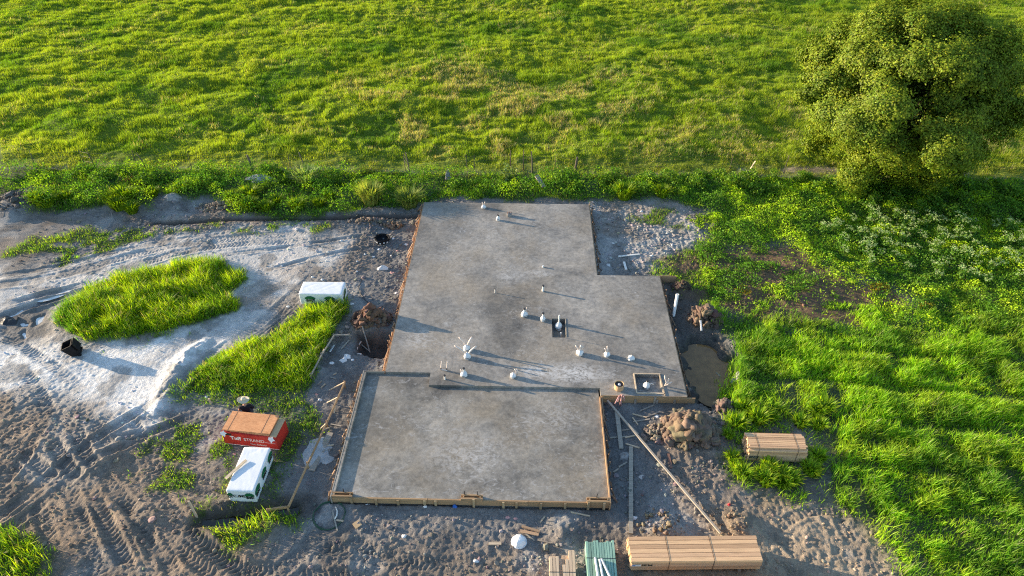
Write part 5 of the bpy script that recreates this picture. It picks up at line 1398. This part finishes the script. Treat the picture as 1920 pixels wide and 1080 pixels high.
# ------------------------------------------------------------------ fence
t = empty('wire_fence', (0, FENCE_Y, 0), 0, 'old wire fence on thin leaning posts between the weeds and the meadow', 'fence')
posts = [(-60, 318, .05, 1.2, 0), (69, 317, .05, 1.3, .05), (160, 312, .035, 1.2, 0), (180, 318, .06, 1.4, -.06), (261, 322, .05, 1.35, .02), (278, 325, .06, 1.25, -.22), (361, 320, .04, 1.2, 0), (476, 325, .14, 1.2, -.12), (546, 319, .035, 1.0, 0), (574, 324, .06, 1.35, -.16), (760, 319, .05, 1.2, 0), (769, 331, .08, 1.7, -.08), (875, 319, .035, 1.2, 0), (890, 321, .035, 1.2, 0), (957, 317, .06, 1.35, .02), (981, 320, .06, 1.4, .02), (998, 326, .085, 1.55, -.05), (1040, 322, .035, 1.2, .04), (1078, 330, .16, 1.25, .06), (1368, 318, .03, 1.0, .05), (1470, 322, .05, 1.2, .05), (1960, 325, .06, 1.3, 0)]
pl = []
for (px, py, w, hh, ln) in posts:
    x_, y_ = at(px, py); z_ = tz(x_, y_)
    m = MB(); m.tube([(x_, y_ - FENCE_Y, z_ - .3), (x_ + ln * .4, y_ - FENCE_Y, z_ + hh * .5), (x_ + ln * hh, y_ - FENCE_Y, z_ + hh)], [w / 2 * 1.1, w / 2, w / 2 * .85], 8); m.build('post', M['post_wood'], t)
    pl.append((x_, y_ - FENCE_Y, z_, hh, ln))
for h_ in (.4, .75, 1.05):
    m = MB(); m.tube([(x_ + ln * h_, y_, z_ + h_) for (x_, y_, z_, hh, ln) in pl], .006, 4, False); m.build('wire', M['wire'], t)
x_, y_ = at(1400, 326); z_ = tz(x_, y_)
m = MB(); m.bar((x_, y_, z_ - .1), (x_ + .45, y_ + .25, z_ + .75), .07, .05); tag(m.build('leaning_stake', M['pale_wood']), 'pale stake leaning alone by the bare strip along the fence', 'stake')
x_, y_ = at(1015, 357); z_ = tz(x_, y_) + .45
m = MB(); m.bar((x_ + .15, y_ - .35, z_ - .05), (x_ - .3, y_ + .35, z_ + .32), .26, .07); tag(m.build('old_board', M['grey_wood']), 'weathered pale board tipped over in the weeds behind the slab', 'board')

# ------------------------------------------------------------------ bushes and flowering weeds, each one a plant
def copy_tree(o):
    r = o.copy(); COL.objects.link(r)
    for ch in o.children:
        c = ch.copy(); COL.objects.link(c); c.parent = r
    return r
def bush_proto(name, n, r, h, c0, c1, leaf, label, cat, group, kind='leafy'):
    t = empty(name, (0, 0, 0), 0, label, cat, group)
    th = RNG.uniform(0, 2 * math.pi, n); ph = RNG.random(n)
    sub = RNG.normal(0, 1, (9, 3)); sub[:, 2] = np.abs(sub[:, 2]); sub /= np.linalg.norm(sub, axis=1)[:, None]
    k = RNG.integers(0, 9, n); c = sub[k] * RNG.uniform(.45, .75, 9)[k][:, None]
    d = RNG.normal(0, 1, (n, 3)); d /= np.linalg.norm(d, axis=1)[:, None]
    P = (c + d * .42 * RNG.random(n)[:, None] ** .4) * np.array([r, r, h]); P[:, 2] = np.abs(P[:, 2]) + .03
    col = lerp(np.tile(np.array(c0), (n, 1)), np.array(c1), np.clip(RNG.normal(.4, .35, n), 0, 1))
    leaf_mesh('foliage', P, RNG.uniform(.6, 1.3, n) * leaf, jitter(col, .2), parent=t)
    m = MB()
    for s in sub: m.tube([(0, 0, -.05), tuple(s * np.array([r, r, h]) * .3), tuple(s * np.array([r, r, h]) * .7)], [.014, .01, .005], 5, False)
    m.build('stems', M['bark'], t); return t
def tuft_proto(name, n, r, h, c0, c1, label, cat, group):
    t = empty(name, (0, 0, 0), 0, label, cat, group)
    a = RNG.uniform(0, 2 * math.pi, n); q = np.sqrt(RNG.random(n)) * r * .45
    B = np.stack([q * np.cos(a), q * np.sin(a), np.zeros(n) - .03], 1)
    hh = h * RNG.uniform(.5, 1.1, n); l = RNG.uniform(.15, .8, n) * r / max(h, .1)
    dirv = np.stack([np.cos(a), np.sin(a), np.zeros(n)], 1); wv = np.stack([-np.sin(a), np.cos(a), np.zeros(n)], 1) * (RNG.uniform(.012, .022, n) * (1.0 + r * .4))[:, None]
    up = np.array([0, 0, 1.0])
    Md = B + dirv * (hh * l * .35)[:, None] + up * (hh * .65)[:, None]; T = B + dirv * (hh * l)[:, None] + up * (hh * (1 - .25 * l))[:, None]
    V = np.stack([B - wv * .7, B + wv * .7, Md + wv, Md - wv, T], 1).reshape(-1, 3)
    o = np.arange(n)[:, None] * 5
    me = mesh_np('blades', V, (o + np.array([[0, 1, 2, 3, 3, 2, 4]])).ravel(), (np.arange(n)[:, None] * 7 + np.array([[0, 4]])).ravel(), M['grass'])
    col = jitter(lerp(np.tile(np.array(c0), (n, 1)), np.array(c1), RNG.random(n)), .2); set_col(me, 'FACE', np.repeat(col, 2, 0))
    link('blades', me, t); return t
def flower_proto(label, group):
    t = bush_proto('flowering_weed', 130, .42, .5, (.08, .18, .025), (.18, .32, .04), .13, label, 'flowering weed', group)
    for _ in range(6):
        n = 15; c = np.array([RNG.uniform(-.34, .34), RNG.uniform(-.34, .34), RNG.uniform(.42, .66)])
        P = c + RNG.normal(0, 1, (n, 3)) * np.array([.065, .065, .03])
        leaf_mesh('flower_head', P, RNG.uniform(.05, .09, n), jitter(np.tile(np.array([.42, .52, .24]), (n, 1)), .15), parent=t, up=1.4)
    return t
def place(proto, lst, first=[None], sc=(.8, 1.25), lab=None):
    used = False
    for (x_, y_, s) in lst:
        o = proto if not used else copy_tree(proto); used = True
        o.location = (x_, y_, tz(x_, y_)); o.rotation_euler = (0, 0, random.uniform(0, 6.28)); o.scale = (s, s, s * random.uniform(.85, 1.15))
def px_list(px, smin=.8, smax=1.25): return [(*at(*p), random.uniform(smin, smax)) for p in px]
def scatter(poly, n, mind=.6, smin=.75, smax=1.25):
    P = pts(poly); r = []; k = 0
    while len(r) < n and k < n * 60:
        k += 1; x_, y_ = random.uniform(P[:, 0].min(), P[:, 0].max()), random.uniform(P[:, 1].min(), P[:, 1].max())
        if psd(P, np.array([x_]), np.array([y_]))[0] > 0 and all((x_ - a) ** 2 + (y_ - b) ** 2 > mind ** 2 for a, b, _ in r): r.append((x_, y_, random.uniform(smin, smax)))
    return r
G1 = 'dark leafy weed bushes in the bank along the fence'
place(bush_proto('weed_bush', 420, .75, .72, (.06, .14, .018), (.20, .32, .025), .13, 'dark green broad-leaved weed bush in the bank in front of the fence', 'bush', G1), scatter([(0, 335), (480, 330), (800, 333), (1100, 335), (1500, 338), (1500, 365), (1300, 368), (1000, 362), (700, 360), (440, 360), (0, 350)], 38, 1.0))
G2 = 'bright grass tufts at the site edge of the bank'
place(tuft_proto('grass_tuft', 420, .6, .62, (.11, .22, .012), (.28, .36, .015), 'bright yellow-green grass tuft at the site edge of the weedy bank', 'grass tuft', G2), px_list([(95, 395), (110, 385), (80, 390), (130, 380), (215, 385), (238, 380), (225, 395), (290, 372), (345, 365), (440, 382), (470, 375), (520, 385), (500, 398), (560, 395), (600, 388), (470, 395), (1170, 372), (1240, 370), (620, 375), (250, 400)], .8, 1.4))
place(tuft_proto('tall_grass_tuft', 700, .85, 1.15, (.24, .30, .07), (.38, .41, .10), 'large pale feathery grass tuft left of the back slab edge, paler than its neighbour', 'grass tuft', None), px_list([(697, 385)], 1.15, 1.15))
place(tuft_proto('tall_grass_tuft', 700, .9, 1.1, (.17, .25, .06), (.30, .35, .09), 'large grey-green grass tuft touching the back left corner of the slab', 'grass tuft', None), px_list([(768, 388)], 1.1, 1.1))
place(tuft_proto('reed_clump', 240, 1.0, 1.0, (.15, .24, .07), (.30, .36, .16), 'pale broad-bladed reed clump in the bank left of the slab', 'reed clump', None), px_list([(575, 345)], 1.2, 1.2))
G3 = 'grass tufts around the short lumber bundle'
place(tuft_proto('grass_tuft', 190, .5, .5, (.17, .31, .015), (.36, .46, .03), 'single grass tuft on the bare earth around the short lumber bundle', 'grass tuft', G3), px_list([(1380, 875), (1372, 862), (1390, 890), (1428, 895), (1462, 890), (1480, 900), (1522, 885), (1532, 860), (1518, 880), (1465, 905), (1535, 800), (1528, 775), (1500, 795), (1380, 800), (1365, 820), (1420, 790), (1450, 785), (1395, 770), (1435, 905), (1440, 880), (1545, 770)], .7, 1.2))
G4 = 'pale-flowered weeds in the field'
place(flower_proto('weed with pale cream flower heads among the field herbs on the right', G4), scatter([(1540, 415), (1640, 400), (1920, 425), (1960, 520), (1900, 540), (1780, 530), (1700, 515), (1600, 500), (1530, 440)], 74, .5, .7, 1.2))
G5 = 'leafy weeds at the foot of the tree'
place(bush_proto('herb_bush', 300, .6, .7, (.07, .17, .02), (.18, .32, .03), .15, 'bright leafy herb growing at the shaded foot of the big tree', 'bush', G5), scatter([(1500, 335), (1640, 345), (1920, 350), (1920, 420), (1700, 400), (1560, 380)], 30, .8))
# yellow flowering patches
place(bush_proto('yellow_weed', 160, .5, .25, (.40, .30, .02), (.15, .19, .02), .09, 'low yellow-flowering weed at the edge of the bare brown patch', 'flowering weed', 'yellow-flowering weeds'), px_list([(1640, 540), (1650, 538), (1660, 541), (1735, 575), (1395, 545)], .7, 1.0))
place(bush_proto('rusty_weed', 200, .6, .5, (.20, .10, .03), (.12, .14, .03), .1, 'rusty red-brown weed in the bank on the far left', 'bush', 'rusty weeds in the bank'), px_list([(165, 350), (240, 352), (262, 356), (285, 368)], .7, 1.0))
place(bush_proto('thistle', 220, .6, 1.0, (.13, .19, .06), (.24, .29, .10), .16, 'pale tall leafy weed by the fence posts behind the slab', 'bush', None), px_list([(956, 338)], 1.2, 1.2))

# ------------------------------------------------------------------ the big tree
bx, by = 21.4, 38.9; bz = tz(bx, by)
t = empty('tree', (bx, by, bz), 0, 'big round leafy tree standing alone at the fence on the right', 'tree')
m = MB(); m.tube([(0, 0, -.3), (.05, 0, .6), (.1, .05, 1.6), (.05, .1, 2.6)], [.62, .46, .40, .36], 14); 
lobes = []
rs = np.random.default_rng(5)
HC, RX, RZ = 5.7, 5.9, 5.25
k = 0
while len(lobes) < 120 and k < 9000:
    k += 1
    d = rs.normal(0, 1, 3); d /= np.linalg.norm(d)
    if d[2] < -.75: continue
    sh = rs.uniform(.5, .92)
    p = np.array([d[0] * RX * sh, d[1] * RX * sh * .95, HC + d[2] * RZ * sh])
    w = 1 + .10 * math.sin(3 * math.atan2(d[1], d[0]) + 1) + .1 * math.sin(5 * d[2] + 2)
    p[:2] *= w
    if p[2] < 1.6: p[2] = 1.6 + rs.random() * .5
    if all(np.linalg.norm(p - q) > 1.0 for q, _ in lobes): lobes.append((p, rs.uniform(.7, 1.35)))
for k_ in range(26):                                  # low skirt of foliage hanging to the weeds
    th = rs.uniform(0, 2 * math.pi); q = rs.uniform(.8, 4.4)
    lobes.append((np.array([q * math.cos(th), q * math.sin(th) * .9, rs.uniform(.7, 1.5) + q * .16]), rs.uniform(.6, 1.1)))
for k_ in range(16):                                  # boughs that break the outline
    d = rs.normal(0, 1, 3); d /= np.linalg.norm(d); d[2] = abs(d[2]) * .9 - .15
    lobes.append((np.array([d[0] * RX * .95, d[1] * RX * .9, max(1.6, HC + d[2] * RZ * .97)]), rs.uniform(.45, .8)))
m.build('trunk', M['bark'], t, True)
top0 = Vector((.05, .1, 2.5))
for i in range(13):
    q, r_ = lobes[(i * 5) % len(lobes)]
    e = Vector(q) * .95; mid = top0.lerp(e, .5) + Vector((0, 0, .5))
    m = MB(); m.tube([Vector((.07, .07, 1.5 + .08 * i)), top0.lerp(mid, .45), mid, e], [.2, .15, .09, .03], 8, False); m.build('limb', M['bark'], t, True)
Ps, Cs, Bs = [], [], []
for (p, r_) in lobes:
    nc = int(44 * r_ ** 2)
    d = rs.normal(0, 1, (nc, 3)); d /= np.linalg.norm(d, axis=1)[:, None]
    out_ = (p - np.array([0, 0, HC])); out_ /= np.linalg.norm(out_) + 1e-6
    d += out_ * .55; d /= np.linalg.norm(d, axis=1)[:, None]
    cl = p + d * r_ * rs.uniform(.55, 1.08, (nc, 1)) * np.array([1, 1, .85])
    for c in cl:
        nl = rs.integers(44, 76)
        q = c + rs.normal(0, 1, (nl, 3)) * np.array([.17, .17, .14]) * rs.uniform(.6, 1.6)
        Ps.append(q); base = lerp(np.array([[.08, .14, .012]]), np.array([.21, .265, .018]), np.array([rs.random()]))
        Cs.append(np.repeat(base, nl, 0)); bd = (q - c) / .2 * .4 + (c - p) / r_ * .7 + out_ * .7; Bs.append(bd)
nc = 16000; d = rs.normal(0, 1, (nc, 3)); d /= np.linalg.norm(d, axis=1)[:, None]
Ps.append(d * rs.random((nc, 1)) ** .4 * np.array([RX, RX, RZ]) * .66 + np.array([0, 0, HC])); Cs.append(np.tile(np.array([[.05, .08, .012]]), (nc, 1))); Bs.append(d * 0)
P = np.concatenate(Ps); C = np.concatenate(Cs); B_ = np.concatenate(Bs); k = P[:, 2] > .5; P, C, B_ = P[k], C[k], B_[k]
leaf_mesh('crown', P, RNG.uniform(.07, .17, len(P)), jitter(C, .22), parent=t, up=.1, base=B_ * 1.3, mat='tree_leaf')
print('leaves', len(P))
